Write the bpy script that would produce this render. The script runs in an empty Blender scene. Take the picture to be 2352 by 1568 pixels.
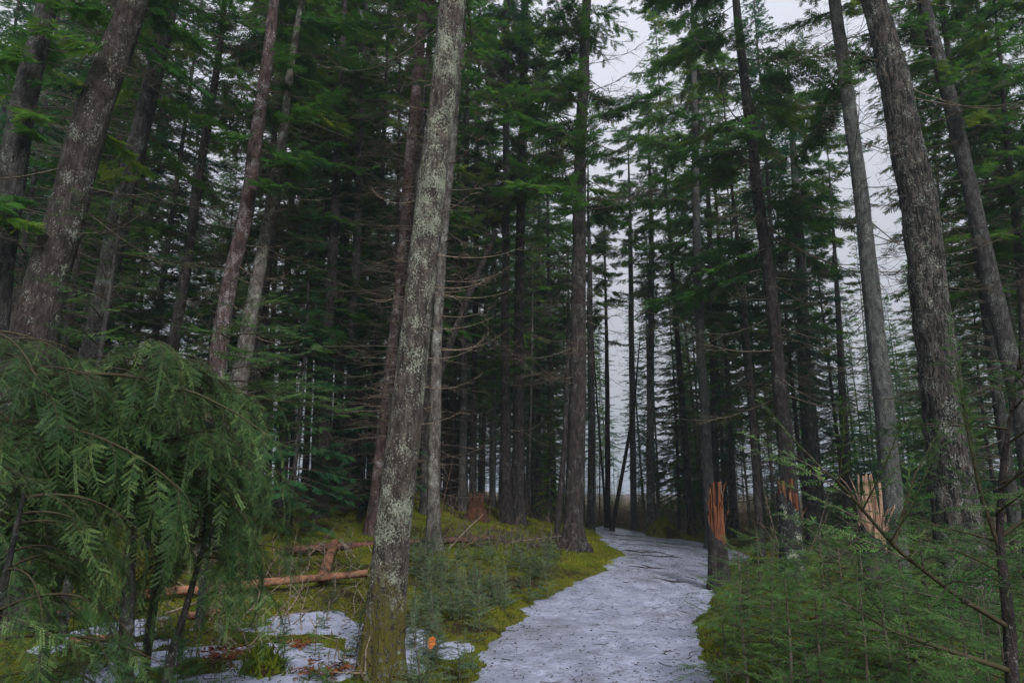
import bpy, math, random
import numpy as np
from mathutils import Matrix, Vector

sc = bpy.context.scene
R = math.radians
# ------------------------------------------------------------------ camera
PITCH = R(12.2); FPX = 1600.0; EYE = 1.6
cam_d = bpy.data.cameras.new("camera"); cam = bpy.data.objects.new("camera", cam_d)
sc.collection.objects.link(cam); sc.camera = cam
cam.location = (0, 0, EYE); cam.rotation_euler = (math.pi/2 + PITCH, 0, 0)
cam_d.sensor_width = 36; cam_d.lens = 36*FPX/2352; cam_d.clip_start = 0.05; cam_d.clip_end = 2000

# ------------------------------------------------------------------ sky and sun (overcast)
SUN_EL, SUN_ROT = R(36), R(200)
w = bpy.data.worlds.new("World"); sc.world = w; w.use_nodes = True
nt = w.node_tree; nt.nodes.clear()
N = nt.nodes.new; L = nt.links.new
sky = N('ShaderNodeTexSky'); sky.sky_type = 'NISHITA'; sky.sun_disc = False
sky.sun_elevation = SUN_EL; sky.sun_rotation = SUN_ROT; sky.dust_density = 3.0; sky.air_density = 1.0
hs = N('ShaderNodeHueSaturation'); hs.inputs['Saturation'].default_value = 0.25
L(sky.outputs[0], hs.inputs['Color'])
# cloud deck: an overcast sky is about three times brighter overhead than at the horizon
tc = N('ShaderNodeTexCoord'); sp = N('ShaderNodeSeparateXYZ'); L(tc.outputs['Generated'], sp.inputs[0])
mr = N('ShaderNodeMapRange'); mr.inputs['From Min'].default_value = 0.0; mr.inputs['From Max'].default_value = 1.0
mr.inputs['To Min'].default_value = 2.45; mr.inputs['To Max'].default_value = 9.8
L(sp.outputs['Z'], mr.inputs['Value'])
cn = N('ShaderNodeTexNoise'); cn.inputs['Scale'].default_value = 2.5; cn.inputs['Detail'].default_value = 6
L(tc.outputs['Generated'], cn.inputs['Vector'])
cm = N('ShaderNodeMapRange'); cm.inputs['To Min'].default_value = 0.88; cm.inputs['To Max'].default_value = 1.12
L(cn.outputs['Fac'], cm.inputs['Value'])
mu = N('ShaderNodeMath'); mu.operation = 'MULTIPLY'; L(mr.outputs[0], mu.inputs[0]); L(cm.outputs[0], mu.inputs[1])
cc = N('ShaderNodeVectorMath'); cc.operation = 'SCALE'; cc.inputs[0].default_value = (0.93, 0.965, 1.08); L(mu.outputs[0], cc.inputs['Scale'])
mx = N('ShaderNodeMix'); mx.data_type = 'RGBA'; mx.inputs['Factor'].default_value = 0.85
L(hs.outputs[0], mx.inputs['A']); L(cc.outputs[0], mx.inputs['B'])
bg = N('ShaderNodeBackground'); bg.inputs['Strength'].default_value = 0.058
L(mx.outputs['Result'], bg.inputs['Color'])
wo = N('ShaderNodeOutputWorld'); L(bg.outputs[0], wo.inputs[0])
sd = bpy.data.lights.new("sun", 'SUN'); sd.energy = 1.5; sd.angle = R(14); sd.color = (1, 0.98, 0.96)
so = bpy.data.objects.new("sun", sd); sc.collection.objects.link(so)
so.rotation_euler = (R(90)-SUN_EL, 0, R(20))
sc.view_settings.view_transform = 'Standard'; sc.view_settings.look = 'None'
sc.view_settings.exposure = 1.28; sc.view_settings.gamma = 1
sc.view_settings.use_curve_mapping = False

# ------------------------------------------------------------------ helpers
rng = np.random.default_rng(11)
def U(a, b, n=None): return rng.uniform(a, b, n)
cp, sp_ = math.cos(PITCH), math.sin(PITCH)
def ray(px, py):
    u = (px-1176)/FPX; v = (784-py)/FPX
    return np.array([u, cp - v*sp_, sp_ + v*cp])
def at(px, py, Y):                     # the point on that sight line at distance Y in front of the viewer
    d = ray(px, py); k = Y/d[1]
    return np.array([d[0]*k, Y, EYE + d[2]*k])
def depth(p): return p[1]*cp + (p[2]-EYE)*sp_
def sstep(a, b, x):
    t = np.clip((x-a)/(b-a), 0, 1); return t*t*(3-2*t)
def _hash(ix, iy, s):
    h = (ix.astype(np.int64)*374761393 + iy.astype(np.int64)*668265263 + s*1442695041) & 0x7fffffff
    h = ((h ^ (h >> 13))*1274126177) & 0x7fffffff
    return ((h ^ (h >> 16)) & 0xffff)/65535.0
def vnoise(x, y, s=0):
    x = np.asarray(x, float); y = np.asarray(y, float)
    ix = np.floor(x); iy = np.floor(y); fx = x-ix; fy = y-iy
    fx = fx*fx*(3-2*fx); fy = fy*fy*(3-2*fy)
    a = _hash(ix, iy, s); b = _hash(ix+1, iy, s); c = _hash(ix, iy+1, s); d = _hash(ix+1, iy+1, s)
    return (a*(1-fx)+b*fx)*(1-fy) + (c*(1-fx)+d*fx)*fy
def fbm(x, y, s=0, o=3):
    t = 0; a = 0.5; n = 0
    for k in range(o):
        t = t + a*vnoise(x*2**k, y*2**k, s+k*7); n += a; a *= .5
    return t/n - .5
def base_z(x, y):
    x = np.asarray(x, float); y = np.asarray(y, float)
    r = 1.5*sstep(8, 25, y)*sstep(3.6, -5.5, x)
    r = r + .35*sstep(28, 40, y)*sstep(3, 9, x)
    r = r + .22*sstep(2.8, -.5, x-np.clip((y-9)*.33, 0, 3.3))*sstep(9, 13, y)
    return r
def G(px, py):                          # where a sight line meets the ground
    d = ray(px, py); z = 0.0
    for _ in range(12):
        k = (z-EYE)/min(d[2], -.008); z = .5*z + .5*float(base_z(d[0]*k, d[1]*k))
    return np.array([d[0]*k, d[1]*k, z])
PATH_PX = [(1090,1640),(1118,1568),(1135,1500),(1170,1440),(1235,1402),(1335,1360),(1418,1318),(1443,1282),(1420,1254),(1385,1232),(1345,1212),
           (1390,1209),(1470,1221),(1560,1238),(1630,1252),(1690,1266),(1715,1280),(1660,1300),(1625,1340),(1604,1385),(1580,1440),(1588,1500),(1612,1568),(1640,1640)]
PATH = np.array([G(*p)[:2] for p in PATH_PX])
def path_d(x, y):                       # signed distance to the path outline, positive outside
    x = np.asarray(x, float); y = np.asarray(y, float)
    best = np.full(x.shape, 1e9); inside = np.zeros(x.shape, bool)
    n = len(PATH)
    for i in range(n):
        ax, ay = PATH[i]; bx, by = PATH[(i+1) % n]
        dx, dy = bx-ax, by-ay
        t = np.clip(((x-ax)*dx+(y-ay)*dy)/(dx*dx+dy*dy), 0, 1)
        best = np.minimum(best, np.hypot(x-ax-t*dx, y-ay-t*dy))
        c = ((ay > y) != (by > y)) & (x < (bx-ax)*(y-ay)/(by-ay+1e-12)+ax)
        inside ^= c
    return np.where(inside, -best, best)
def terrain(x, y, micro=True):
    x = np.asarray(x, float); y = np.asarray(y, float)
    b = base_z(x, y)
    m = .30*fbm(x*.55, y*.55, 3, 3) + .16*fbm(x*1.9, y*1.9, 9, 2)
    if micro: m = m + .075*fbm(x*5.5, y*5.5, 5, 3)
    d = path_d(x, y) + .30*fbm(x*2.2, y*2.2, 77, 3)
    d = d + .14*fbm(x*8, y*8, 78, 2)
    s = sstep(-.18, .34, d)
    return b + (m+.06)*s - .09*(1-s)
def gz(x, y): return float(terrain(np.array([x]), np.array([y]))[0])

class Geo:
    def __init__(s): s.v = []; s.f = []; s.m = []; s.t = []; s.n = 0
    def add(s, V, F, mat=0, tint=.5):
        V = np.asarray(V, float).reshape(-1, 3); F = np.asarray(F, np.int64)
        s.v.append(V); s.f.append(F+s.n); s.m.append(np.full(len(F), mat, np.int32))
        s.t.append(np.broadcast_to(np.asarray(tint, float), (len(V),)).copy()); s.n += len(V)
    def mesh(s, name, mats, smooth=True):
        me = bpy.data.meshes.new(name)
        V = np.concatenate(s.v)
        nl = [f.shape[0]*f.shape[1] for f in s.f]
        lv = np.concatenate([f.ravel() for f in s.f]).astype(np.int32)
        tot = np.concatenate([np.full(len(f), f.shape[1], np.int32) for f in s.f])
        st = np.concatenate([[0], np.cumsum(tot)[:-1]]).astype(np.int32)
        me.vertices.add(len(V)); me.vertices.foreach_set('co', V.astype(np.float32).ravel())
        me.loops.add(len(lv)); me.loops.foreach_set('vertex_index', lv)
        me.polygons.add(len(tot)); me.polygons.foreach_set('loop_start', st); me.polygons.foreach_set('loop_total', tot)
        me.polygons.foreach_set('material_index', np.concatenate(s.m))
        me.polygons.foreach_set('use_smooth', np.full(len(tot), smooth))
        a = me.attributes.new('tint', 'FLOAT', 'POINT'); a.data.foreach_set('value', np.concatenate(s.t).astype(np.float32))
        for m in (mats if isinstance(mats, (list, tuple)) else [mats]): me.materials.append(m)
        me.update(calc_edges=True)
        return me
def tube(g, P, rad, n=5, mat=0, tint=.5, rough=0, cap=True):
    P = np.asarray(P, float); rad = np.broadcast_to(np.asarray(rad, float), (len(P),))
    T = np.gradient(P, axis=0); T /= np.linalg.norm(T, axis=1, keepdims=True)+1e-9
    ref = np.array([0, 0, 1.]) if abs(T[:, 2]).mean() < .8 else np.array([1., 0, 0])
    A = np.cross(T, ref); A /= np.linalg.norm(A, axis=1, keepdims=True)+1e-9
    B = np.cross(T, A)
    th = np.arange(n)*2*math.pi/n
    rr = rad[:, None]*(1 + (rough*rng.normal(0, 1, (len(P), n)) if rough else 0))
    V = P[:, None]+rr[..., None]*(np.cos(th)[None, :, None]*A[:, None]+np.sin(th)[None, :, None]*B[:, None])
    k = len(P); i = np.arange(k-1)[:, None]*n; j = np.arange(n)[None]; j2 = (j+1) % n
    F = np.stack([i+j, i+j2, i+n+j2, i+n+j], -1).reshape(-1, 4)
    g.add(V.reshape(-1, 3), F, mat, tint)
    if cap:
        c = P[-1]+T[-1]*rad[-1]*.3
        g.add(np.vstack([V[-1], c[None]]), np.stack([np.arange(n), (np.arange(n)+1) % n, np.full(n, n)], -1), mat, tint)
def frames(D, up):                      # rows of D are directions; returns matrices whose columns are (dir, side, normal)
    D = D/(np.linalg.norm(D, axis=1, keepdims=True)+1e-9)
    S = np.cross(up, D); S /= np.linalg.norm(S, axis=1, keepdims=True)+1e-9
    Nn = np.cross(D, S)
    return np.stack([D, S, Nn], -1)
def stamp(g, TV, TF, M, P, sc_, mat=0, tint=None):
    k = len(P); sc_ = np.broadcast_to(sc_, (k,))
    V = np.einsum('kij,nj->kni', M, TV)*sc_[:, None, None] + P[:, None]
    n = len(TV); F = (TF[None]+(np.arange(k)*n)[:, None, None]).reshape(-1, TF.shape[1])
    t = U(0, 1, k) if tint is None else tint
    g.add(V.reshape(-1, 3), F, mat, np.repeat(t, n) if np.ndim(t) else t)

def link(o): sc.collection.objects.link(o); return o
def tag(o, label=None, cat=None, group=None, kind=None):
    if label: o['label'] = label
    if cat: o['category'] = cat
    if group: o['group'] = group
    if kind: o['kind'] = kind
    return o
def mobj(name, me, parent=None, M=None):
    o = link(bpy.data.objects.new(name, me)); o.parent = parent
    if M is not None: o.matrix_local = M
    return o
def empty(name, loc, label, cat, group=None, rz=0, scale=1):
    e = link(bpy.data.objects.new(name, None)); e.location = [float(a) for a in loc]; e.rotation_euler = (0, 0, rz); e.scale = (scale,)*3
    e.empty_display_size = .2
    return tag(e, label, cat, group)
def mat4(cols, loc, s=1.0):
    m = Matrix.Identity(4)
    for c in range(3):
        for r in range(3): m[r][c] = float(cols[r, c])*s
    for r in range(3): m[r][3] = float(loc[r])
    return m

# ------------------------------------------------------------------ materials
def new_mat(name):
    m = bpy.data.materials.new(name); m.use_nodes = True
    t = m.node_tree; b = t.nodes['Principled BSDF']
    return m, t, b
def noise(t, co, scale, detail=4, rough=.55, dist=0):
    n = t.nodes.new('ShaderNodeTexNoise'); n.inputs['Scale'].default_value = scale; n.inputs['Detail'].default_value = detail
    n.inputs['Roughness'].default_value = rough; n.inputs['Distortion'].default_value = dist
    t.links.new(co, n.inputs['Vector']); return n.outputs['Fac']
def ramp(t, v, a, b, lo=0., hi=1.):
    n = t.nodes.new('ShaderNodeMapRange'); n.interpolation_type = 'SMOOTHSTEP'
    n.inputs['From Min'].default_value = a; n.inputs['From Max'].default_value = b
    n.inputs['To Min'].default_value = lo; n.inputs['To Max'].default_value = hi
    t.links.new(v, n.inputs['Value']); return n.outputs[0]
def mixc(t, f, a, b):
    n = t.nodes.new('ShaderNodeMix'); n.data_type = 'RGBA'
    for s, v in (('Factor', f), ('A', a), ('B', b)):
        i = n.inputs[s] if s != 'Factor' else n.inputs[0]
        if isinstance(v, (tuple, list)): i.default_value = (*v, 1)
        elif isinstance(v, (int, float)): i.default_value = v
        else: t.links.new(v, i)
    return n.outputs['Result']
def mth(t, op, a, b=None):
    n = t.nodes.new('ShaderNodeMath'); n.operation = op
    for k, v in enumerate((a, b)):
        if v is None: continue
        if isinstance(v, (int, float)): n.inputs[k].default_value = v
        else: t.links.new(v, n.inputs[k])
    return n.outputs[0]
def coords(t, scale=(1, 1, 1), kind='Object'):
    c = t.nodes.new('ShaderNodeTexCoord'); m = t.nodes.new('ShaderNodeMapping'); m.inputs['Scale'].default_value = scale
    t.links.new(c.outputs[kind], m.inputs[0]); return m.outputs[0], c.outputs[kind]
def bump(t, b, h, strength, dist):
    n = t.nodes.new('ShaderNodeBump'); n.inputs['Strength'].default_value = strength; n.inputs['Distance'].default_value = dist
    t.links.new(h, n.inputs['Height']); t.links.new(n.outputs[0], b.inputs['Normal'])
def obrand(t):
    n = t.nodes.new('ShaderNodeObjectInfo'); return n.outputs['Random']

def bark(name, c1, c2, lich=(.33, .36, .29), amt=.5, patch=.0, moss=0., fiss=.3, fine=55):
    m, t, b = new_mat(name)
    co, raw = coords(t, (1, 1, .45)); _, _ = 0, 0
    n1 = noise(t, co, 14, 6, .65)
    col = mixc(t, ramp(t, n1, .35, .68), c1, c2)
    cf, _ = coords(t, (1, 1, .16))
    fs = noise(t, cf, 26, 5, .6, .6)
    col = mixc(t, mth(t, 'MULTIPLY', ramp(t, fs, .40, .52, 1, 0), fiss*1.6), col, tuple(x*.3 for x in c1))
    iso, _ = coords(t, (1, 1, .8))
    la = noise(t, iso, fine, 5, .7)
    lb = noise(t, iso, 5, 4, .6)
    lm = mth(t, 'ADD', la, mth(t, 'MULTIPLY', mth(t, 'SUBTRACT', lb, .5), .7))
    lmask = ramp(t, lm, .66-amt*.22, .72-amt*.22)
    vary = mixc(t, ramp(t, noise(t, iso, 9, 3), .4, .6), lich, tuple(x*.62 for x in lich))
    col = mixc(t, mth(t, 'MULTIPLY', lmask, .85), col, vary)
    if patch > 0:
        pm = ramp(t, noise(t, iso, 5.5, 8, .74, .3), .68-patch*.1, .73-patch*.1)
        pm = mth(t, 'MULTIPLY', pm, ramp(t, noise(t, iso, 40, 4), .36, .5))
        col = mixc(t, mth(t, 'MULTIPLY', pm, .85), col, (.38, .43, .32))
    if moss > 0:
        s = t.nodes.new('ShaderNodeSeparateXYZ'); t.links.new(raw, s.inputs[0])
        zz = mth(t, 'ADD', s.outputs['Z'], mth(t, 'MULTIPLY', noise(t, iso, 4, 6, .7), 2.2))
        mm = ramp(t, zz, moss+1.0, moss+1.5, 1, 0)
        mm = mth(t, 'MULTIPLY', mm, ramp(t, noise(t, iso, 30, 4), .38, .5))
        col = mixc(t, mm, col, mixc(t, noise(t, iso, 20), (.05, .06, .008), (.13, .10, .02)))
    t.links.new(col, b.inputs['Base Color']); b.inputs['Roughness'].default_value = .85
    b.inputs['Specular IOR Level'].default_value = .25
    h = mth(t, 'ADD', mth(t, 'MULTIPLY', fs, .7+fiss), mth(t, 'ADD', mth(t, 'MULTIPLY', n1, .7), mth(t, 'MULTIPLY', la, .35)))
    bump(t, b, h, 1.0, .06)
    return m
B_lichen = bark('bark_lichen_grey', (.030, .024, .021), (.11, .095, .08), (.33, .36, .28), .62, .45, .55, .3, 60)
B_lichd = bark('bark_dark_with_lichen', (.020, .016, .014), (.070, .058, .052), (.27, .29, .25), .30, .55, 0, .35, 45)
B_speck = bark('bark_speckled_grey', (.045, .038, .034), (.15, .135, .12), (.34, .35, .31), .55, 0, .0, .25, 70)
B_dark = bark('bark_dark_brown', (.017, .014, .014), (.058, .047, .045), (.22, .23, .21), .22, 0, .0, .35, 60)
B_mid = bark('bark_grey_brown', (.020, .019, .019), (.074, .068, .066), (.22, .24, .22), .32, 0, .0, .3)
B_red = bark('bark_reddish', (.040, .025, .024), (.12, .075, .07), (.40, .36, .38), .42, 0, .0, .3, 60)
B_fiss = bark('bark_fissured', (.019, .017, .016), (.100, .087, .078), (.27, .29, .25), .42, 0, .0, .8, 45)
B_blue = bark('bark_smooth_grey', (.040, .042, .042), (.105, .11, .105), (.20, .22, .19), .35, 0, .0, .15)

def leafmat(name, dark, mid, light, trans=.25, rough=.55, spec=.35, sheen=0):
    m, t, b = new_mat(name)
    a = t.nodes.new('ShaderNodeAttribute'); a.attribute_name = 'tint'
    co, _ = coords(t)
    v = mth(t, 'ADD', mth(t, 'MULTIPLY', a.outputs['Fac'], .55), mth(t, 'MULTIPLY', noise(t, co, 1.3, 2), .45))
    v = mth(t, 'ADD', v, mth(t, 'MULTIPLY', mth(t, 'SUBTRACT', obrand(t), .5), .35))
    col = mixc(t, ramp(t, v, .2, .55), dark, mid)
    col = mixc(t, ramp(t, v, .6, .95), col, light)
    t.links.new(col, b.inputs['Base Color']); b.inputs['Roughness'].default_value = rough
    b.inputs['Specular IOR Level'].default_value = spec
    tr = t.nodes.new('ShaderNodeBsdfTranslucent'); t.links.new(col, tr.inputs['Color'])
    ms = t.nodes.new('ShaderNodeMixShader'); ms.inputs[0].default_value = trans
    t.links.new(b.outputs[0], ms.inputs[1]); t.links.new(tr.outputs[0], ms.inputs[2])
    t.links.new(ms.outputs[0], t.nodes['Material Output'].inputs['Surface'])
    return m
L_far = leafmat('needles_far', (.020, .078, .020), (.062, .165, .022), (.20, .27, .030), .5, .6, .12)
L_blue = leafmat('needles_blue_green', (.016, .068, .036), (.042, .130, .048), (.11, .19, .050), .5, .6, .12)
L_near = leafmat('needles_hemlock', (.006, .030, .010), (.022, .082, .016), (.17, .28, .08), .2, .5, .25)
L_fir = leafmat('needles_fir', (.010, .050, .012), (.040, .140, .020), (.15, .30, .05), .25, .5, .25)
L_seed = leafmat('needles_seedling', (.035, .085, .042), (.09, .16, .075), (.20, .27, .12), .25, .5, .3)
L_moss = leafmat('moss_blades', (.038, .062, .008), (.110, .150, .012), (.22, .23, .022), .3, .8, .1)

def plain(name, c, c2=None, rough=.8, scale=30, bstr=.4, sc3=(1, 1, 1)):
    m, t, b = new_mat(name); co, _ = coords(t, sc3)
    n = noise(t, co, scale, 6, .65)
    t.links.new(mixc(t, ramp(t, n, .35, .65), c, c2 or tuple(x*.55 for x in c)), b.inputs['Base Color'])
    b.inputs['Roughness'].default_value = rough; b.inputs['Specular IOR Level'].default_value = .25
    bump(t, b, n, bstr, .01); return m
M_twig = plain('twig_bark', (.12, .098, .075), (.045, .036, .028), .85, 20)
M_limb = plain('mossy_limb_bark', (.050, .046, .020), (.034, .024, .016), .85, 18)
M_twigp = plain('pale_twig', (.26, .205, .15), (.09, .07, .05), .85, 20)
M_wood = plain('torn_wood', (.25, .125, .06), (.06, .026, .014), .8, 16, 1.0, (3, 3, .22))
M_woody = plain('torn_wood_yellow', (.42, .30, .12), (.16, .09, .035), .7, 14, .8, (3, 3, .25))
M_woodr = plain('torn_wood_rust', (.18, .055, .018), (.035, .013, .008), .7, 16, .8, (3, 3, .25))
M_woodp = plain('torn_wood_pinkish', (.36, .24, .17), (.13, .075, .05), .7, 14, .8, (3, 3, .25))
M_rot = plain('rotten_wood', (.085, .035, .018), (.025, .012, .008), .9, 12, .9)
M_log = plain('peeled_log', (.28, .135, .075), (.055, .028, .02), .75, 7, .8, (1, 1, 1))
M_logd = plain('wet_dark_log', (.13, .055, .035), (.018, .014, .013), .6, 6, .7, (1, 2, 2))
M_fern = plain('dead_fern', (.17, .05, .014), (.07, .022, .010), .8, 30)
M_leaf = plain('orange_leaf', (.50, .16, .03), (.28, .08, .02), .6, 30)

# ground
Gm, t, b = new_mat('moss_and_litter')
co, raw = coords(t)
n1 = noise(t, co, 1.1, 5, .6); n2 = noise(t, co, 7, 6, .65); n3 = noise(t, co, 38, 5, .7)
col = mixc(t, ramp(t, n2, .35, .65), (.034, .046, .009), (.100, .128, .014))
col = mixc(t, ramp(t, n3, .42, .60), col, (.185, .165, .018))
col = mixc(t, ramp(t, n1, .50, .60), col, mixc(t, ramp(t, n3, .35, .6), (.020, .016, .010), (.060, .045, .022)))
col = mixc(t, ramp(t, noise(t, co, 4, 4, .6, .5), .58, .66), col, (.045, .030, .017))
s = t.nodes.new('ShaderNodeSeparateXYZ'); t.links.new(raw, s.inputs[0])
far = ramp(t, s.outputs['Y'], 24, 34)
col = mixc(t, far, col, mixc(t, n2, (.035, .030, .016), (.12, .095, .055)))
t.links.new(col, b.inputs['Base Color']); b.inputs['Roughness'].default_value = .95; b.inputs['Specular IOR Level'].default_value = .1
bump(t, b, mth(t, 'ADD', n3, mth(t, 'MULTIPLY', n2, 1.5)), 1.0, .05)

def snowmat(name, icy):
    m, t, b = new_mat(name); co, raw = coords(t, (1, 1, 1))
    a = noise(t, co, 2.2, 5, .6); c = noise(t, co, 16, 6, .65); d = noise(t, co, 60, 4, .7)
    col = mixc(t, ramp(t, a, .35, .65), (.28, .30, .40), (.43, .455, .59))
    if icy:
        col = mixc(t, ramp(t, c, .44, .66, 0, .6), col, (.20, .20, .25))
        st, _ = coords(t, (2., 4.5, 1))
        e = noise(t, st, 3.2, 6, .7, .5)
        col = mixc(t, ramp(t, e, .54, .68, 0, .8), col, (.11, .10, .11))
        dm = noise(t, co, .9, 6, .7, .3)
        col = mixc(t, ramp(t, dm, .48, .66, 0, .65), col, (.17, .17, .20))
        sp = noise(t, co, 26, 5, .72)
        s = t.nodes.new('ShaderNodeSeparateXYZ'); t.links.new(raw, s.inputs[0])
        fy = ramp(t, s.outputs['Y'], 10, 19)
        thr = mth(t, 'SUBTRACT', sp, mth(t, 'MULTIPLY', mth(t, 'SUBTRACT', 1.0, fy), .055))
        col = mixc(t, ramp(t, thr, .555, .61, 0, .9), col, (.050, .040, .030))
    else:
        col = mixc(t, ramp(t, d, .64, .70, 0, .8), col, (.07, .05, .03))
    t.links.new(col, b.inputs['Base Color'])
    b.inputs['Roughness'].default_value = .24 if icy else .7
    b.inputs['Specular IOR Level'].default_value = .5 if icy else .3
    bump(t, b, mth(t, 'ADD', mth(t, 'MULTIPLY', c, 1.2), mth(t, 'MULTIPLY', d, .4)), .7, .04)
    return m
M_ice = snowmat('icy_snow', True); M_snow = snowmat('old_snow', False)

# ------------------------------------------------------------------ ground, path, snow
def sheet(name, xs, ys, Z, mat, keep=None):
    X, Y = np.meshgrid(xs, ys); V = np.stack([X, Y, Z], -1).reshape(-1, 3)
    nx, ny = len(xs), len(ys)
    i = np.arange(ny-1)[:, None]*nx + np.arange(nx-1)[None]
    F = np.stack([i, i+1, i+nx+1, i+nx], -1).reshape(-1, 4)
    if keep is not None:
        k = keep.reshape(-1); F = F[k[F].all(1)]
        used = np.unique(F); mp = np.zeros(len(V), int); mp[used] = np.arange(len(used)); V = V[used]; F = mp[F]
    g = Geo(); g.add(V, F); return tag(mobj(name, g.mesh(name, mat)), kind='structure')
def spread(a, b, st, out, k=1.35, d0=None):
    mid = np.arange(a, b, st); l = []; x = a; d = st
    while x > -out: d *= k; x -= d; l.append(x)
    r = []; x = mid[-1]; d = st
    while x < out: d *= k; x += d; r.append(x)
    return np.concatenate([l[::-1], mid, r])
xs = spread(-9, 12, .07, 420)
ysl = [2.0]; d = .05
while ysl[-1] < 34: ysl.append(ysl[-1]+max(.05, (ysl[-1])*.0085))
while ysl[-1] < 600: ysl.append(ysl[-1]*1.09)
bk = [2-x for x in (1, 4, 12, 40, 120, 400)][::-1]
ys = np.array(bk+ysl)
X, Y = np.meshgrid(xs, ys)
nearw = sstep(80, 40, np.hypot(X, Y))
Zg = np.where(nearw > 0, terrain(X, Y)*1.0, base_z(X, Y))
sheet('ground', xs, ys, Zg, Gm)
px0, px1 = PATH[:, 0].min()-.8, PATH[:, 0].max()+.8; py0, py1 = PATH[:, 1].min()-.5, PATH[:, 1].max()+.8
xs = np.arange(px0, px1, .05); ysl = [py0]
while ysl[-1] < py1: ysl.append(ysl[-1]+max(.05, ysl[-1]*.008))
ys = np.array(ysl); X, Y = np.meshgrid(xs, ys); D = path_d(X, Y)
Z = base_z(X, Y) + .05*fbm(X*.9, Y*.9, 21, 3) + .03*fbm(X*4, Y*4, 22, 3) - .06*sstep(.15, .6, D)
for _ in range(110):                    # old footprints, half thawed
    fy = U(6, 20); cx = np.interp(fy, [6, 9, 12, 16, 20], [.85, 1.35, 2.1, 3.5, 4.8])+U(-.75, .75); an = U(-.35, .35)+.3
    dx = (X-cx)*math.cos(an)-(Y-fy)*math.sin(an); dy = (X-cx)*math.sin(an)+(Y-fy)*math.cos(an)
    q = np.hypot(dx/.07, dy/.16); Z = Z-U(.010, .026)*np.exp(-q**4)+.006*np.exp(-((q-1.35)/.35)**2)
sheet('path', xs, ys, Z, M_ice, D < .62)
def snow_patch(c, r, lvl, seed):
    xs = np.arange(c[0]-r[0], c[0]+r[0], .05); ys = np.arange(c[1]-r[1], c[1]+r[1], .05)
    X, Y = np.meshgrid(xs, ys); q = np.hypot((X-c[0])/r[0], (Y-c[1])/r[1])
    Z = base_z(X, Y) + lvl + .05*fbm(X*1.2, Y*1.2, seed, 3) + .016*fbm(X*6, Y*6, seed+3, 3) - .35*sstep(.65, 1.0, q+.5*fbm(X*1.3, Y*1.3, seed+9))
    sheet('snow', xs, ys, Z, M_snow, q < 1)
snow_patch((-3.0, 7.7), (2.9, 2.6), .068, 31)
snow_patch((-1.0, 7.9), (.95, 1.3), .05, 41)
snow_patch((2.7, 6.6), (1.0, 1.0), .03, 51)
snow_patch((3.9, 10.5), (1.6, 2.2), .035, 61)

# ------------------------------------------------------------------ templates
def frond_template():                   # flat spray about 0.42 m long for trees seen from afar
    V = []; F = []
    def tri(a, b_, c): F.append([len(V), len(V)+1, len(V)+2]); V.extend([a, b_, c])
    L_ = .42
    for k in range(11):
        x = .03+k*(L_-.05)/10; ln = .18*(1-.62*k/10)*U(.7, 1.15)
        for s in (-1, 1):
            a = R(U(38, 62)); d = np.array([math.cos(a), s*math.sin(a), U(-.22, .1)])
            p = np.array([x, 0, 0]); nrm = np.array([-d[1], d[0], U(-.4, .4)])
            for q in range(2):
                p0 = p+d*ln*q*.5; p1 = p0+d*ln*.62; wd = .021*(1-.3*q)
                tri(p0+nrm*wd, p0-nrm*wd+d*.012, p1)
    tri([L_*.75, .014, 0], [L_*.75, -.014, 0], [L_*1.05, 0, -.02])
    tri([0, .012, 0], [0, -.012, 0], [L_*.8, 0, 0])
    return np.array(V, float), np.array(F)
FRONDS = [frond_template() for _ in range(5)]
def shoot_template(n=26, nl=.017, wd=.0013, flat=True):   # 0.1 m of shoot with needles both sides
    V = []; F = []
    for k in range(n):
        x = k/n*.1; s = -1 if k % 2 else 1
        a = R(U(45, 75)); el = U(-.15, .45) if flat else U(-1, 1)
        d = np.array([math.cos(a), s*math.sin(a)*math.cos(el), math.sin(a)*math.sin(el)]); l = nl*U(.75, 1.15)
        nr = np.cross(d, [0, 0, 1.]); nr /= np.linalg.norm(nr)
        p = np.array([x, 0, 0])
        F.append([len(V), len(V)+1, len(V)+2, len(V)+3]); V += [p, p+d*l*.55+nr*wd, p+d*l, p+d*l*.55-nr*wd]
    return np.array(V), np.array(F)
SHOOT = [shoot_template(22, .023, .0025) for _ in range(4)]
SHOOTR = [shoot_template(30, .019, .0024, False) for _ in range(4)]
SHOOTH = [shoot_template(32, .0145, .0017) for _ in range(4)]
UP = np.array([0, 0, 1.])

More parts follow.
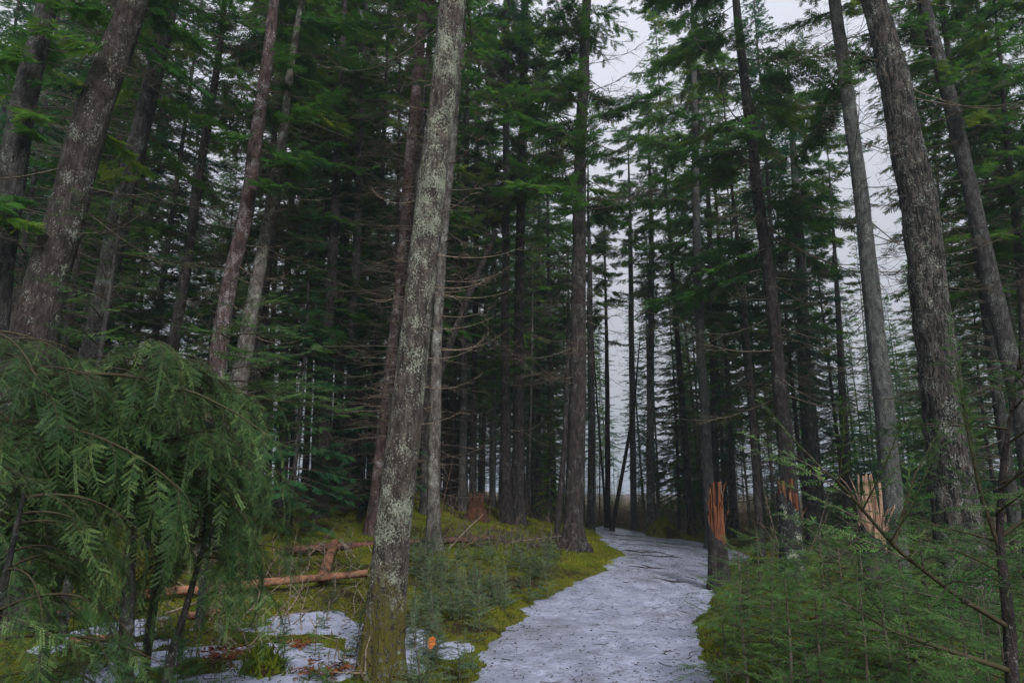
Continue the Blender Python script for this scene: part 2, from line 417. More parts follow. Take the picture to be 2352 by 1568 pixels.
def shoots(g, P0, D, Ln, tmpl, mat, tint, sag=.25):
    """cover straight shoots (start, direction, length) with needle pieces; also the thin stalk"""
    P0 = np.asarray(P0); D = np.asarray(D); D = D/np.linalg.norm(D, axis=1, keepdims=True)
    n = np.maximum(1, np.round(np.asarray(Ln)/.1).astype(int))
    ps = []; ds = []; ss = []; ts = []
    for p, d, l, k, ti in zip(P0, D, Ln, n, tint):
        for q in range(k):
            dd = d-UP*sag*q*.12; dd /= np.linalg.norm(dd)
            ps.append(p); ds.append(dd); sz = l/k/.1; ss.append(min(sz, 1.25)); ts.append(ti*.8+.35*(q+1)/k*(1 if k > 1 else .6)); p = p+dd*l/k
    ps = np.array(ps); ds = np.array(ds); ss = np.array(ss); ts = np.array(ts)
    up = UP[None]+rng.normal(0, .25, ds.shape)
    M = frames(ds, up); pick = rng.integers(0, len(tmpl), len(ps))
    for k in range(len(tmpl)):
        m = pick == k
        if m.any(): stamp(g, *tmpl[k], M[m], ps[m], ss[m], mat, ts[m])
    # stalks: thin three-sided prisms
    e = ps+ds*(.1*ss)[:, None]; A = M[:, :, 1]; B = M[:, :, 2]; r = .0012
    ring = [A*r, (-A*.5+B*.87)*r, (-A*.5-B*.87)*r]
    V = np.stack([ps+ring[0], ps+ring[1], ps+ring[2], e+ring[0], e+ring[1], e+ring[2]], 1)
    Fb = np.array([[0, 1, 4, 3], [1, 2, 5, 4], [2, 0, 3, 5]])
    F = (Fb[None]+(np.arange(len(ps))*6)[:, None, None]).reshape(-1, 4)
    g.add(V.reshape(-1, 3), F, 0, .5)

def near_bough(L_, droop, side=.26, step=.045, tm=SHOOT, lift=0, second=True):
    """fir or hemlock bough along +X with resolved needles: materials 0 twig, 1 needles"""
    g = Geo(); n = 9; s = np.linspace(0, 1, n)
    P = np.stack([s*L_*(1-.25*abs(droop)*s), .04*L_*np.sin(s*3+U(0, 6)), lift*L_*s-droop*L_*s**2], -1)
    tube(g, P, .0055*(1-s*.8)*max(.6, L_), 5, 0)
    p0 = []; dr = []; ln = []; ti = []
    k = int(L_/step)
    for j in range(k):
        f = (j+.6+U(-.2, .2))/k; f = min(f, .995); q = np.array([np.interp(f, s, P[:, c]) for c in range(3)])
        tg = np.array([np.interp(min(1, f+.05), s, P[:, c])-np.interp(f-.05, s, P[:, c]) for c in range(3)]); tg /= np.linalg.norm(tg)
        l = side*(1-.72*f)*U(.65, 1.1)*(1 if f > .18 else f/.18+.15)
        sd = np.cross(UP, tg); sd /= np.linalg.norm(sd)
        for sg in ((-1, 1) if j % 2 == 0 else (1, -1)):
            a = R(U(42, 62)); d = tg*math.cos(a)+sd*sg*math.sin(a)+UP*U(-.28, .05)
            t0 = U(0, 1); p0.append(q); dr.append(d); ln.append(l); ti.append(t0)
            if second and l > .11:
                for h in range(int(l/.07)):
                    ff = (h+.7)*.07; s2 = 1 if h % 2 else -1; dn = d/np.linalg.norm(d); sd2 = np.cross(UP, dn)
                    p0.append(q+dn*ff); dr.append(dn*.72+sd2*s2*.7-UP*.1); ln.append(max(.03, (l-ff)*.45)); ti.append(t0)
    m = n-1
    for j in range(m):
        f = s[j]
        if f > .3: p0.append(P[j]); dr.append(P[j+1]-P[j]); ln.append(np.linalg.norm(P[j+1]-P[j])); ti.append(U(0, 1))
    shoots(g, p0, dr, ln, tm, 1, ti, .3)
    return g
def dead_bough(L_, seed=0, dens=1.0, curve=None, pale=False):
    """bare branch along +X: arches down then sweeps up at the tip"""
    g = Geo(); n = 9; s = np.linspace(0, 1, n); c = U(.05, .28) if curve is None else curve
    wob = U(0, 6)
    P = np.stack([s*L_, .08*L_*np.sin(s*2.5+wob)-.08*L_*math.sin(wob), -c*L_*np.sin(s*2.6)*.8+.28*L_*s**3*U(.2, 1)], -1)
    tube(g, P, .012*(L_/2)**.6*(1-s*.88), 5, 0)
    k = int(11*dens*L_/1.8)
    for j in range(k):
        f = U(.2, .98); q = np.array([np.interp(f, s, P[:, i]) for i in range(3)])
        l = L_*.42*(1-f*.7)*U(.35, 1); a = R(U(30, 65))*(1 if j % 2 else -1)
        d = np.array([math.cos(a), math.sin(a), U(-.35, .3)]); d /= np.linalg.norm(d)
        cr = rng.normal(0, .12, 3)
        Q = np.stack([q, q+d*l*.35, q+(d+cr)*l*.7, q+(d+cr*2.4)*l])
        tube(g, Q, np.array([.0055, .0045, .0035, .0018]), 3, 0, cap=False)
        for h in range(int(2+l*7)):
            ff = U(.2, .95); q2 = q+d*l*ff; a2 = U(-1, 1, 3)*.8+d*.5; l2 = l*U(.12, .4)
            tube(g, [q2, q2+a2*l2*.55, q2+(a2+rng.normal(0, .2, 3))*l2], [.0032, .0025, .0012], 3, 0, cap=False)
    return g
def coarse_bough(L_, droop=.2, dens=1.0, bare=.25):
    """live bough for trees beyond about 9 m"""
    g = Geo(); n = 7; s = np.linspace(0, 1, n)
    P = np.stack([s*L_*.96, .06*L_*np.sin(s*3+U(0, 6)), -droop*L_*s**1.3+.12*L_*s**3], -1)
    tube(g, P, .014*(L_/2)**.6*(1-s*.86), 4, 0)
    coarse_fronds(g, P, L_, dens, bare, 1, U(.2, .8))
    return g
def coarse_fronds(g, P, L_, dens, bare, mat, tb, up=UP):
    n = len(P); s = np.linspace(0, 1, n); k = max(3, int(L_*(1-bare)/.085*dens))
    f = bare+(1-bare)*(np.arange(k)+U(.2, .8, k))/k
    q = np.stack([np.interp(f, s, P[:, c]) for c in range(3)], -1)
    f2 = np.clip(f-.08, 0, 1); tg = q-np.stack([np.interp(f2, s, P[:, c]) for c in range(3)], -1)
    tg /= np.linalg.norm(tg, axis=1, keepdims=True)+1e-9
    sd = np.cross(up, tg); sd /= np.linalg.norm(sd, axis=1, keepdims=True)+1e-9
    a = np.radians(U(25, 68, k))*np.where(np.arange(k) % 2, 1, -1)
    D = tg*np.cos(a)[:, None]+sd*np.sin(a)[:, None]+UP[None]*U(-.45, .12, k)[:, None]
    scl = U(.65, 1.2, k)*np.clip(.55+L_*.35, .5, 1.25)*(1.15-.55*f)
    M = frames(D, UP[None]+rng.normal(0, .35, D.shape)); pk = rng.integers(0, len(FRONDS), k)
    tt = np.clip(tb+U(-.25, .25, k)+.15*f, 0, 1)
    for j in range(len(FRONDS)):
        m = pk == j
        if m.any(): stamp(g, *FRONDS[j], M[m], q[m], scl[m], mat, tt[m])

# shared branch meshes
DEAD = [dead_bough(U(1.6, 2.4), k).mesh('dead_branch', M_twig) for k in range(8)]
DEADP = [dead_bough(U(1.2, 1.8), k, .6, U(.02, .14)).mesh('dead_branch', M_twigp) for k in range(5)]
COARSE = [coarse_bough(U(1.6, 2.3), U(.1, .35), 1.7, .12).mesh('bough', [M_twig, L_far]) for _ in range(6)]
COARSEB = [coarse_bough(U(1.6, 2.3), U(.1, .35), 1.0, .1).mesh('bough', [M_twig, L_fir]) for _ in range(4)]
HEM = [near_bough(U(.5, .9), U(.25, .75), U(.15, .26), U(.034, .048), SHOOTH).mesh('bough', [M_limb, L_near]) for _ in range(7)]
FIR = [near_bough(U(.45, .75), U(-.15, .2), .20, .075, SHOOTR, .08).mesh('bough', [M_twig, L_fir]) for _ in range(7)]
def stub_mesh():
    g = Geo(); l = U(.05, .16); tube(g, [[0, 0, 0], [l*.6, 0, U(-.02, .02)], [l, U(-.02, .02), U(-.03, .03)]], [.013, .008, .004], 5); return g.mesh('branch_stub', M_twig)
STUB = [stub_mesh() for _ in range(5)]

# background conifers: trunk, dead branches, foliage
def conifer(H, c0, Rm, rad, seed, bmat, lmat, dead_n=60, dens=1.0, wh=.27, d0=.06, shape=.8, pale=False):
    s = np.linspace(0, 1, 26); lean = U(-.02, .02, 2)
    bend = .1*np.sin(s*U(2, 5)+U(0, 6))
    P = np.stack([lean[0]*H*s+bend-bend[0], lean[1]*H*s, s*H-.15], -1)
    rr = rad*(1-s*.93)+rad*.45*np.exp(-s*H/.35)
    gt = Geo(); tube(gt, P, rr, 10, 0, rough=.035)
    gd = Geo(); gf = Geo()
    def on(z): return np.array([np.interp(z, P[:, 2], P[:, c]) for c in range(3)])
    for k in range(dead_n):
        z = H*(d0+(c0+.12-d0)*(k+U(0, 1))/dead_n); az = U(0, 6.28); l = U(.5, 2.0)*Rm/2.2; p = on(z)
        d = np.array([math.cos(az), math.sin(az), 0]); up = U(-.28, .25); n = 5; q = np.linspace(0, 1, n)
        Q = p+d*(q*l)[:, None]+UP*(up*l*np.sin(q*2.2)*.7-.1*l*q**2)[:, None]+np.cross(UP, d)*(.1*l*np.sin(q*3))[:, None]
        tube(gd, Q, .012*(1-q*.85), 4, 0, cap=False)
        for h in range(int(4*l+2)):
            f = U(.25, .95); q0 = Q[0]+(Q[-1]-Q[0])*f; q0 = np.array([np.interp(f, q, Q[:, c]) for c in range(3)])
            a = R(U(30, 70))*(1 if h % 2 else -1); dd = d*math.cos(a)+np.cross(UP, d)*math.sin(a)+UP*U(-.3, .3); l2 = l*U(.12, .38)
            tube(gd, [q0, q0+dd*l2*.5, q0+(dd+rng.normal(0, .2, 3))*l2], [.005, .004, .002], 3, 0, cap=False)
    z = H*c0
    while z < H*.985:
        tt = (z/H-c0)/(1-c0); Lr = Rm*(1-tt)**shape*(.35+.65*min(1, tt/.12+.35))
        az0 = U(0, 6.28); nb = rng.integers(4, 6)
        for k in range(nb):
            if rng.random() < .12: continue
            az = az0+k*2*math.pi/nb+U(-.35, .35); l = max(.22, Lr*U(.55, 1.12)); p = on(z+U(-.12, .12))
            d = np.array([math.cos(az), math.sin(az), 0]); n = 6; q = np.linspace(0, 1, n)
            rise = .55*tt-.18+U(-.1, .1)
            Q = p+d*(q*l)[:, None]+UP*(rise*l*q-.28*l*(1-tt)*q**1.8+.1*l*q**3)[:, None]
            tube(gd, Q, .013*(1-tt*.6)*(1-q*.88), 4, 0, cap=False)
            coarse_fronds(gf, Q, l, dens, .12+.2*(1-tt), 0, U(.1, .9))
        z += wh*(1-.35*tt)*U(.8, 1.2)
    # leader
    coarse_fronds(gf, np.array([on(H*.96), on(H*.985), on(H)+UP*.15]), .6, 1.2, 0, 0, .5, np.array([1., 0, 0]))
    tr = gt.mesh('trunk', bmat); de = gd.mesh('branchwork', M_twig); fo = gf.mesh('foliage', lmat)
    return dict(H=H, tr=tr, de=de, fo=fo, tris=sum(len(f) for f in gf.f))
P_TALL = [conifer(21, .38, 2.4, .135, 1, B_dark, L_far, 130, .95, .31), conifer(22, .30, 2.6, .14, 2, B_mid, L_far, 120, 1.0, .31),
          conifer(19, .24, 2.2, .11, 3, B_mid, L_blue, 90, 1.0, .31), conifer(20, .46, 2.3, .12, 4, B_speck, L_blue, 150, .95, .31)]
P_NARR = [conifer(18, .22, 1.7, .095, 5, B_blue, L_far, 70, .85), conifer(16, .14, 1.8, .11, 6, B_mid, L_blue, 50, .9)]
P_FULL = [conifer(13, .08, 2.1, .10, 7, B_mid, L_far, 24, 1.2, d0=.03), conifer(9, .06, 1.8, .07, 8, B_mid, L_blue, 16, 1.2, d0=.03)]
P_POLE = [conifer(17, .60, 1.2, .07, 9, B_blue, L_far, 90, 1., .4), conifer(15, .52, 1.2, .07, 10, B_speck, L_far, 80, 1., .4), conifer(16, .66, 1.0, .08, 12, B_dark, L_blue, 90, 1., .4)]
P_TWIG = [conifer(17, .62, 1.9, .10, 13, B_dark, L_far, 260, .8, .45), conifer(18, .55, 1.8, .09, 14, B_mid, L_far, 240, .8, .45)]
print('foliage tris', [p['tris'] for p in P_TALL+P_NARR+P_FULL+P_POLE])

def place_tree(p, x, y, label, group=None, H=None, rz=None, lean=(0, 0), name='spruce_tree', dead=True):
    s = (H or p['H'])/p['H']
    e = empty(name, (x, y, gz(x, y)-.03), label, 'tree', group, rz if rz is not None else U(0, 6.28), s)
    e.rotation_euler = (lean[0], lean[1], e.rotation_euler[2])
    mobj('trunk', p['tr'], e); tag(mobj('foliage', p['fo'], e), kind='stuff'); tag(mobj('branchwork', p['de'], e), kind='stuff')
    return e

# ------------------------------------------------------------------ hero trees
def hero(pts, Y, H, bmat, label, dead=None, live=None, crown=None, sides=12, ring=.3, flare=.5, name='spruce_tree', foot=None, stubs=0, group=None, seed=1, rough=.035, toplean=1.0):
    W = []; r = []
    for px, py, wd in pts:                         # listed from the foot upwards
        p = at(px, py, Y); W.append(p); r.append(wd/2/FPX*depth(p))
    W = np.array(W); r = np.array(r)
    d = W[0]-W[1]; d /= -d[2]; z0 = gz(W[0][0], Y)
    k = W[0][2]-(z0-.12)
    ft = W[0]+d*k*.9
    if k > .02:
        ft[2] = z0-.12; W = np.vstack([ft, W]); r = np.concatenate([[r[0]*1.02], r])
    u = W[-1]-W[-2]; u /= u[2]; rem = H-W[-1][2]
    if rem > .5:
        for f in (.35, .7, 1.0):
            W = np.vstack([W, W[-1 if f == .35 else -1]+np.array([u[0]*.6*toplean, u[1]*.3, 1])*rem*(.35 if f < 1 else .3)])
            r = np.append(r, max(.012, r[-1]*(.66 if f < 1 else .3)))
    zz = np.concatenate([np.arange(W[0][2], min(W[-1][2], 9), ring), np.arange(9, W[-1][2], .6), [W[-1][2]]]) if W[-1][2] > 9 else np.append(np.arange(W[0][2], W[-1][2]-ring*.5, ring), W[-1][2])
    # smooth interpolation through the points
    def sm(z, k_):
        v = np.interp(z, W[:, 2], k_); h = .5
        return (v*2+np.interp(z-h, W[:, 2], k_)+np.interp(z+h, W[:, 2], k_))/4
    P = np.stack([sm(zz, W[:, 0]), sm(zz, W[:, 1]), zz], -1)
    wig = r[0]*.25*fbm(zz*.7, zz*0, seed*13+5, 2); P[:, 0] += wig-wig[0]
    rr = sm(zz, r)*(1+.10*fbm(zz*1.7, zz*0+3, seed*3+1, 2)) + r[0]*flare*np.exp(-(zz-z0).clip(0)/.22)
    base = np.array([P[0][0], P[0][1], z0])
    e = empty(name, base, label, 'tree', group)
    g = Geo(); th = np.arange(sides)*2*math.pi/sides
    # radial profile: bark plates and root lobes
    ph = U(0, 6, 3)
    lob = 1+(.16+.2*flare)*np.exp(-(zz-z0).clip(0)/.35)[:, None]*np.sin(th[None]*5+ph[0])+.03*np.sin(th[None]*3+ph[1]+zz[:, None]*.4)
    if rough: lob = lob*(1+rough*2.4*fbm(np.broadcast_to(th[None]*3.1, (len(zz), sides)), np.broadcast_to(zz[:, None]*5, (len(zz), sides)), seed, 2)+rough*.35*rng.normal(0, 1, (len(zz), sides)))
    V = (P-base)[:, None]+(rr[:, None]*lob)[..., None]*np.stack([np.cos(th), np.sin(th), th*0], -1)[None]
    n = sides; i = np.arange(len(zz)-1)[:, None]*n; j = np.arange(n)[None]; j2 = (j+1) % n
    g.add(V.reshape(-1, 3), np.stack([i+j, i+j2, i+n+j2, i+n+j], -1).reshape(-1, 4))
    g.add(np.vstack([V[-1], V[-1].mean(0)[None]+[0, 0, .02]]), np.stack([np.arange(n), (np.arange(n)+1) % n, np.full(n, n)], -1))
    mobj('trunk', g.mesh('trunk', bmat), e)
    Pl = P-base; zl = Pl[:, 2]
    def on(z): return np.array([np.interp(z, zl, Pl[:, 0]), np.interp(z, zl, Pl[:, 1]), z]), float(np.interp(z, zl, rr))
    def put(kind, meshes, n, za, zb, ln, pitch, az=None, droop=0):
        for q in range(n):
            z = za+(zb-za)*(q+U(0, 1))/n; p, rd = on(z); a = U(0, 2*math.pi) if az is None else R(U(*az))
            a_p = U(*pitch); d = np.array([math.cos(a)*math.cos(a_p), math.sin(a)*math.cos(a_p), math.sin(a_p)])
            M = frames(d[None], (UP+rng.normal(0, .2, 3))[None])[0]
            s = U(*ln); mobj(kind, meshes[rng.integers(len(meshes))], e, mat4(M, p+d*np.array([1, 1, 0])*rd*.55, s))
    for dd in (dead or []): put('dead_branch', dd.get('m', DEAD), dd['n'], dd['z'][0], dd['z'][1], dd.get('l', (.6, 1.1)), dd.get('p', (-.25, .15)), dd.get('az'))
    for dd in (live or []): put('bough', dd.get('m', COARSE), dd['n'], dd['z'][0], dd['z'][1], dd.get('l', (.6, 1.2)), dd.get('p', (-.2, .2)), dd.get('az'))
    if stubs: put('branch_stub', STUB, stubs, .8, min(H, 8), (.7, 1.5), (-.2, .3))
    if crown:
        pr, zc = crown; p, _ = on(min(zc, zl[-1]-1)); s = (H-zc)/(pr['H']*.6)
        o = tag(mobj('crown', pr['fo'], e), kind='stuff'); 
        o.matrix_local = Matrix.Translation(Vector([float(a) for a in p])-Vector((0, 0, pr['H']*.4*s)))@Matrix.Scale(s, 4)
    return e

def D(n, z0, z1, l=(.6, 1.1), p=(-.25, .15), az=None, m=None):
    d = dict(n=n, z=(z0, z1), l=l, p=p, az=az)
    if m: d['m'] = m
    return d
CR = P_TALL[0]
hero([(873,1560,94),(884,1440,88),(908,1205,82),(937,964,76),(965,728,68),(998,403,64),(1019,201,61),(1043,0,58)], 6.6, 20, B_lichen,
     'thick pale green-grey lichen-covered trunk, mossy at its foot, nearest tree left of the path',
     dead=[D(9, 2.2, 4.6, (.35, .7), (-.1, .25), (-50, 50), DEADP), D(5, 3.0, 6.5, (.3, .6), (-.1, .3), (120, 200), DEADP), D(10, 6.4, 11, (.5, .9))],
     crown=(CR, 12), sides=40, ring=.05, flare=.25, stubs=26, seed=3, rough=.03)
hero([(856,1195,30),(870,1080,27),(883,964,26),(913,728,26),(945,370,28),(958,201,25),(972,30,22)], 14.5, 22, B_red,
     'reddish-brown trunk just behind and left of the thick lichen-covered trunk',
     dead=[D(22, 3.0, 12, (.5, 1.0))], crown=(CR, 13), seed=4)
hero([(999,1300,33),(997,1180,31),(998,964,28),(1006,728,23),(1014,600,20),(1040,350,16),(1062,100,14)], 13.2, 18, B_speck,
     'slim speckled grey trunk standing right of the thick lichen-covered trunk',
     dead=[D(30, 2.0, 9.5, (.5, 1.0), (-.2, .25), None, DEADP), D(16, 4, 11)], crown=(P_NARR[0], 11), seed=5, stubs=10)
hero([(1164,1195,27),(1160,1000,21),(1160,700,18),(1162,400,16),(1163,0,14)], 20, 22, B_dark,
     'left one of two dark straight trunks standing close together near the middle',
     dead=[D(44, 2.5, 15, (.6, 1.25)), D(8, 2.5, 9, (.6, 1.1), (-.1, .3), None, DEADP)], live=[D(26, 9.5, 16, (.6, 1.1))], crown=(P_TALL[3], 14), seed=6)
hero([(1190,1198,34),(1190,1000,26),(1193,700,23),(1198,400,19),(1207,0,17)], 20.6, 22, B_dark,
     'right and darker one of two straight trunks standing close together near the middle',
     dead=[D(44, 2.5, 15, (.6, 1.25))], live=[D(34, 8.5, 16, (.6, 1.2))], crown=(P_TALL[0], 14), seed=7)
hero([(1312,1275,46),(1318,1150,43),(1325,950,40),(1328,700,34),(1332,400,28),(1342,100,23),(1346,0,21)], 15.6, 23, B_dark,
     'tall dark straight trunk on the moss bank beside the bend of the icy path',
     dead=[D(64, 3.5, 13, (.6, 1.25), (-.2, .4))], live=[D(26, 7.5, 13, (.6, 1.15), (-.1, .35))], crown=(P_TALL[0], 13), sides=18, ring=.15, seed=8, flare=.75, stubs=10)
hero([(1280,1214,15),(1290,1100,13),(1300,960,11),(1304,800,9)], 19, 8.5, B_dark, 'slim dark leaning sapling trunk just left of the tall dark trunk by the path bend', dead=[D(7, 2, 7, (.2, .5))], sides=7, seed=9)
hero([(1406,1212,10),(1430,1080,9),(1455,940,7)], 27, 8, B_dark, 'thin dark pole leaning right beside the far end of the path', dead=[D(6, 2, 6.5, (.3, .6))], sides=6, seed=10)
hero([(1632,1180,27),(1622,1000,22),(1610,800,20),(1602,600,18),(1598,380,17),(1594,150,12)], 21, 20, B_blue,
     'grey-green trunk rising behind the splintered stump beside the path',
     dead=[D(26, 2, 10, (.5, 1.0))], live=[D(62, 7.0, 19.6, (.5, 1.15))], seed=11)
hero([(1646,1190,17),(1640,900,16),(1632,600,13),(1622,350,9)], 25, 17, B_mid, 'thin trunk half hidden behind the grey-green trunk near the first stump', dead=[D(16, 2, 9, (.4, .8))], live=[D(26, 8, 16, (.5, 1.0))], sides=8, seed=12)
hero([(1745,1228,20),(1738,1100,18),(1722,850,15),(1705,650,12),(1690,520,9)], 18, 13, B_dark, 'thin nearly black trunk leaning left between the first and second stumps', dead=[D(18, 1.8, 10, (.4, .9), (.0, .5))], sides=8, seed=13)
hero([(1822,1260,40),(1812,1100,36),(1798,950,32),(1780,750,28),(1762,600,27),(1730,350,23),(1708,150,20),(1690,0,18)], 15.5, 17, B_dark,
     'dark trunk leaning left behind the second stump, with long bare dark limbs',
     dead=[D(44, 3.0, 12, (.9, 1.7), (-.3, .35))], live=[D(30, 6.5, 15, (.7, 1.4))], sides=16, ring=.2, seed=14)
hero([(1868,1180,32),(1858,1000,31),(1845,800,28),(1838,600,24),(1828,430,18)], 21.5, 17, B_mid, 'grey-brown trunk just right of the dark leaning trunk with long bare limbs', dead=[D(18, 2.5, 9, (.5, 1.0))], live=[D(50, 6, 16, (.6, 1.1))], seed=15)
hero([(2050,1200,50),(2038,1050,45),(2020,850,42),(1998,650,38),(1980,500,33),(1950,250,29),(1915,0,26)], 12.5, 19, B_blue,
     'straight smooth grey trunk with bare upswept twigs, left of the large fissured trunk',
     dead=[D(54, 3.0, 11.5, (.5, 1.0), (-.2, .4))], live=[D(26, 9, 18, (.6, 1.1))], sides=20, ring=.12, seed=16, stubs=16)
hero([(2210,1250,104),(2190,1100,94),(2168,900,84),(2140,700,77),(2108,450,73),(2085,330,68),(2064,195,66),(2040,110,54),(2008,0,50)], 9.2, 20, B_fiss,
     'massive trunk with deeply fissured brown bark on the right side of the view',
     dead=[D(26, 3.8, 9.5, (.35, .9), (-.1, .4), (-80, 80)), D(16, 3.8, 9.5, (.3, .6), (-.1, .4), (120, 240))], crown=(P_TALL[3], 13), sides=40, ring=.06, flare=.35, seed=17, rough=.07)
hero([(2375,1150,42),(2352,980,40),(2320,820,39),(2290,700,38),(2232,450,33),(2180,220,31),(2120,0,26)], 12, 18, B_mid,
     'dark grey trunk leaning left at the right edge, right of the massive fissured trunk',
     dead=[D(14, 5, 11, (.4, .8))], live=[D(12, 8.0, 10.5, (.3, .55), (-.2, .2), (90, 270)), D(26, 11, 17, (.6, 1.1))], sides=18, ring=.2, seed=18)
hero([(2352,1000,16),(2350,700,18),(2335,520,17),(2312,310,12),(2300,150,8)], 13, 14, B_dark, 'dark thin fir trunk at the far right edge of the view, foliage all around it', dead=[D(14, 3, 9, (.4, .8))], live=[D(40, 6, 14, (.5, .95))], sides=8, seed=19)
hero([(1948,1180,20),(1940,1000,19),(1932,850,16),(1925,700,12)], 23, 14, B_mid, 'thin grey trunk behind the third stump', dead=[D(12, 2, 8, (.4, .8))], live=[D(30, 6.5, 14, (.5, .9))], sides=8, seed=20)
hero([(1358,1195,18),(1360,1000,17),(1357,800,15),(1355,650,12)], 26, 15, B_mid, 'slim trunk directly right of the tall dark trunk at the path bend', dead=[D(16, 2, 9, (.4, .8))], live=[D(30, 8, 15, (.5, .9))], sides=8, seed=21)
hero([(1396,1172,13),(1396,1000,12),(1394,850,10)], 30, 15, B_dark, 'thin dark trunk standing left of the far end of the path', dead=[D(16, 2, 9, (.4, .8))], live=[D(26, 8, 15, (.5, .9))], sides=8, seed=22)
hero([(1456,1172,15),(1452,950,14),(1450,750,13),(1448,560,10)], 30, 18, B_blue, 'pale straight trunk beyond the leaning pole at the far end of the path', dead=[D(16, 2, 11, (.4, .8))], live=[D(24, 10, 18, (.5, .9))], sides=8, seed=23)
hero([(1494,1185,20),(1493,1050,18),(1495,800,16),(1496,600,13),(1494,450,10)], 28, 19, B_speck, 'pale grey trunk rising behind the mossy stump beyond the path', dead=[D(20, 2, 12, (.4, .9))], live=[D(24, 11, 19, (.5, .9))], sides=8, seed=24)
# left side
hero([(-30,1100,64),(-12,700,60),(14,500,56),(50,260,50),(88,100,44),(110,0,40)], 8.6, 18, B_mid, 'thick grey-brown trunk at the left edge with ragged mossy branches',
     dead=[D(20, 3.2, 9, (.4, .9), (-.2, .5))], live=[D(14, 4, 8, (.35, .7), (-.4, .1), (150, 330)), D(14, 8, 13, (.6, 1))], sides=24, ring=.1, seed=25, stubs=12)
hero([(40,1000,110),(88,720,94),(112,640,88),(148,510,78),(186,336,76),(250,150,68),(310,0,58)], 8.2, 18, B_lichd, 'broad dark trunk with scattered lichen leaning right, behind the hemlock thicket',
     dead=[D(20, 3.5, 9, (.4, .9), (-.2, .4))], live=[D(8, 6, 9, (.3, .6), (-.4, .1)), D(14, 9, 15, (.6, 1))], sides=30, ring=.08, seed=26, stubs=14)
hero([(190,900,46),(228,720,42),(258,560,40),(292,400,38),(328,270,36),(355,140,25),(371,0,22)], 11, 18, B_mid, 'double trunk leaning right, its darker left stem, behind the hemlock thicket',
     dead=[D(24, 3.5, 11, (.4, .9), (-.3, .4))], live=[D(16, 6, 14, (.5, .9))], sides=14, seed=27)
hero([(326,330,24),(350,230,22),(378,110,21),(402,0,20)], 11.6, 17, B_mid, 'second stem of the double trunk, splitting off to the right near the top left', dead=[D(10, 6, 11, (.4, .8))], live=[D(10, 9, 15, (.5, .9))], sides=12, seed=28)
hero([(385,900,28),(402,760,25),(432,600,22),(455,420,20),(478,280,18),(505,120,14),(515,0,11)], 13, 16, B_dark, 'thin blackish trunk netted in bare twigs between the double trunk and the reddish one',
     dead=[D(60, 3.0, 12.5, (.5, 1.05), (-.35, .35))], live=[D(12, 6, 15, (.4, .8))], sides=9, seed=29)
hero([(470,1060,44),(482,960,40),(505,780,37),(530,640,35),(560,520,33),(592,300,29),(614,150,26),(630,0,22)], 12.4, 19, B_red, 'reddish trunk with pinkish-white flecks, left of the pale lichen trunk behind the thicket',
     dead=[D(30, 2.8, 11.5, (.4, .95), (-.3, .3)), D(8, 2.8, 7, (.4, .9), (-.4, .1), (-50, 40), DEADP)], live=[D(14, 6.5, 14, (.5, .9))], sides=16, ring=.2, seed=30, stubs=8)
hero([(512,1090,50),(528,980,46),(550,860,41),(580,700,34),(600,600,27),(632,400,21),(660,220,17)], 12.8, 18, B_speck, 'pale lichen-grey trunk leaning right beside the reddish trunk',
     dead=[D(14, 3, 8, (.4, .9), (-.35, .2), (-60, 60), DEADP), D(20, 5, 12, (.5, 1))], live=[D(20, 7, 15, (.6, 1.1))], sides=16, ring=.2, seed=31, stubs=8)
hero([(1030,800,17),(1045,760,17),(1085,660,16),(1115,590,14),(1145,530,10)], 17, 8.6, B_dark, 'broken grey trunk leaning hard to the right between the speckled trunk and the dark pair', dead=[D(8, 4, 8, (.3, .6))], sides=9, seed=32, flare=.1)
ORD = 'first second third fourth fifth sixth seventh eighth ninth tenth eleventh twelfth thirteenth fourteenth fifteenth sixteenth seventeenth eighteenth nineteenth'.split()
darkrow = [(590,24,17),(616,14,21),(640,22,18),(668,10,24),(700,16,22),(722,20,19),(738,30,17),(768,20,20),(800,26,18),(822,14,23),(850,20,18.5),(975,20,19),(1022,11,24),(1040,13,22),(1062,19,21),(1086,17,21.5),(1108,11,26),(1128,9,28),(1235,10,30)]
for i, (px, wd, Y) in enumerate(darkrow):
    tx = px+(1176-px)*.05+U(-10, 10)
    hero([(px, 1120, wd), (px*.5+tx*.5, 800, wd*.9), (tx, 500, wd*.7)], Y, U(17, 21), [B_dark, B_dark, B_mid][i % 3], ORD[i]+' slender dark trunk from the left in the shadowed stand behind the mossy rise',
         dead=[D(14, 1.5, 8, (.5, 1.0), (-.35, .3))], live=[D(30, 4.0, 17, (.6, 1.2))], sides=8, seed=40+i, group='dark trunks in the shadowed stand')

# ------------------------------------------------------------------ background trees
def scatter(n, pxr, Yr, protos, label, group, Hr=(.85, 1.15), sep=1.2, seed=0, name='spruce_tree'):
    pts = []; tries = 0
    while len(pts) < n and tries < n*60:
        tries += 1; px = U(*pxr); Y = U(Yr[0]**.7, Yr[1]**.7)**(1/.7); x = (px-1176)/FPX*Y*cp
        if float(path_d(np.array([x]), np.array([Y]))[0]) < 1.2: continue
        if any((x-a)**2+(Y-b_)**2 < sep**2 for a, b_ in pts): continue
        pts.append((x, Y)); p = protos[rng.integers(len(protos))]
        place_tree(p, x, Y, label, group, p['H']*U(*Hr), lean=(U(-.02, .02), U(-.03, .03)), name=name)
scatter(9, (-150, 1120), (20, 36), P_TALL, 'tall spruce with dense boughs filling the forest on the left', 'tall spruces filling the left of the forest', sep=1.6)
scatter(10, (60, 930), (13, 22), P_TWIG, 'spruce with a net of bare lower twigs in the dark forest behind the thicket', 'bare-twigged spruces behind the thicket', sep=1.5)
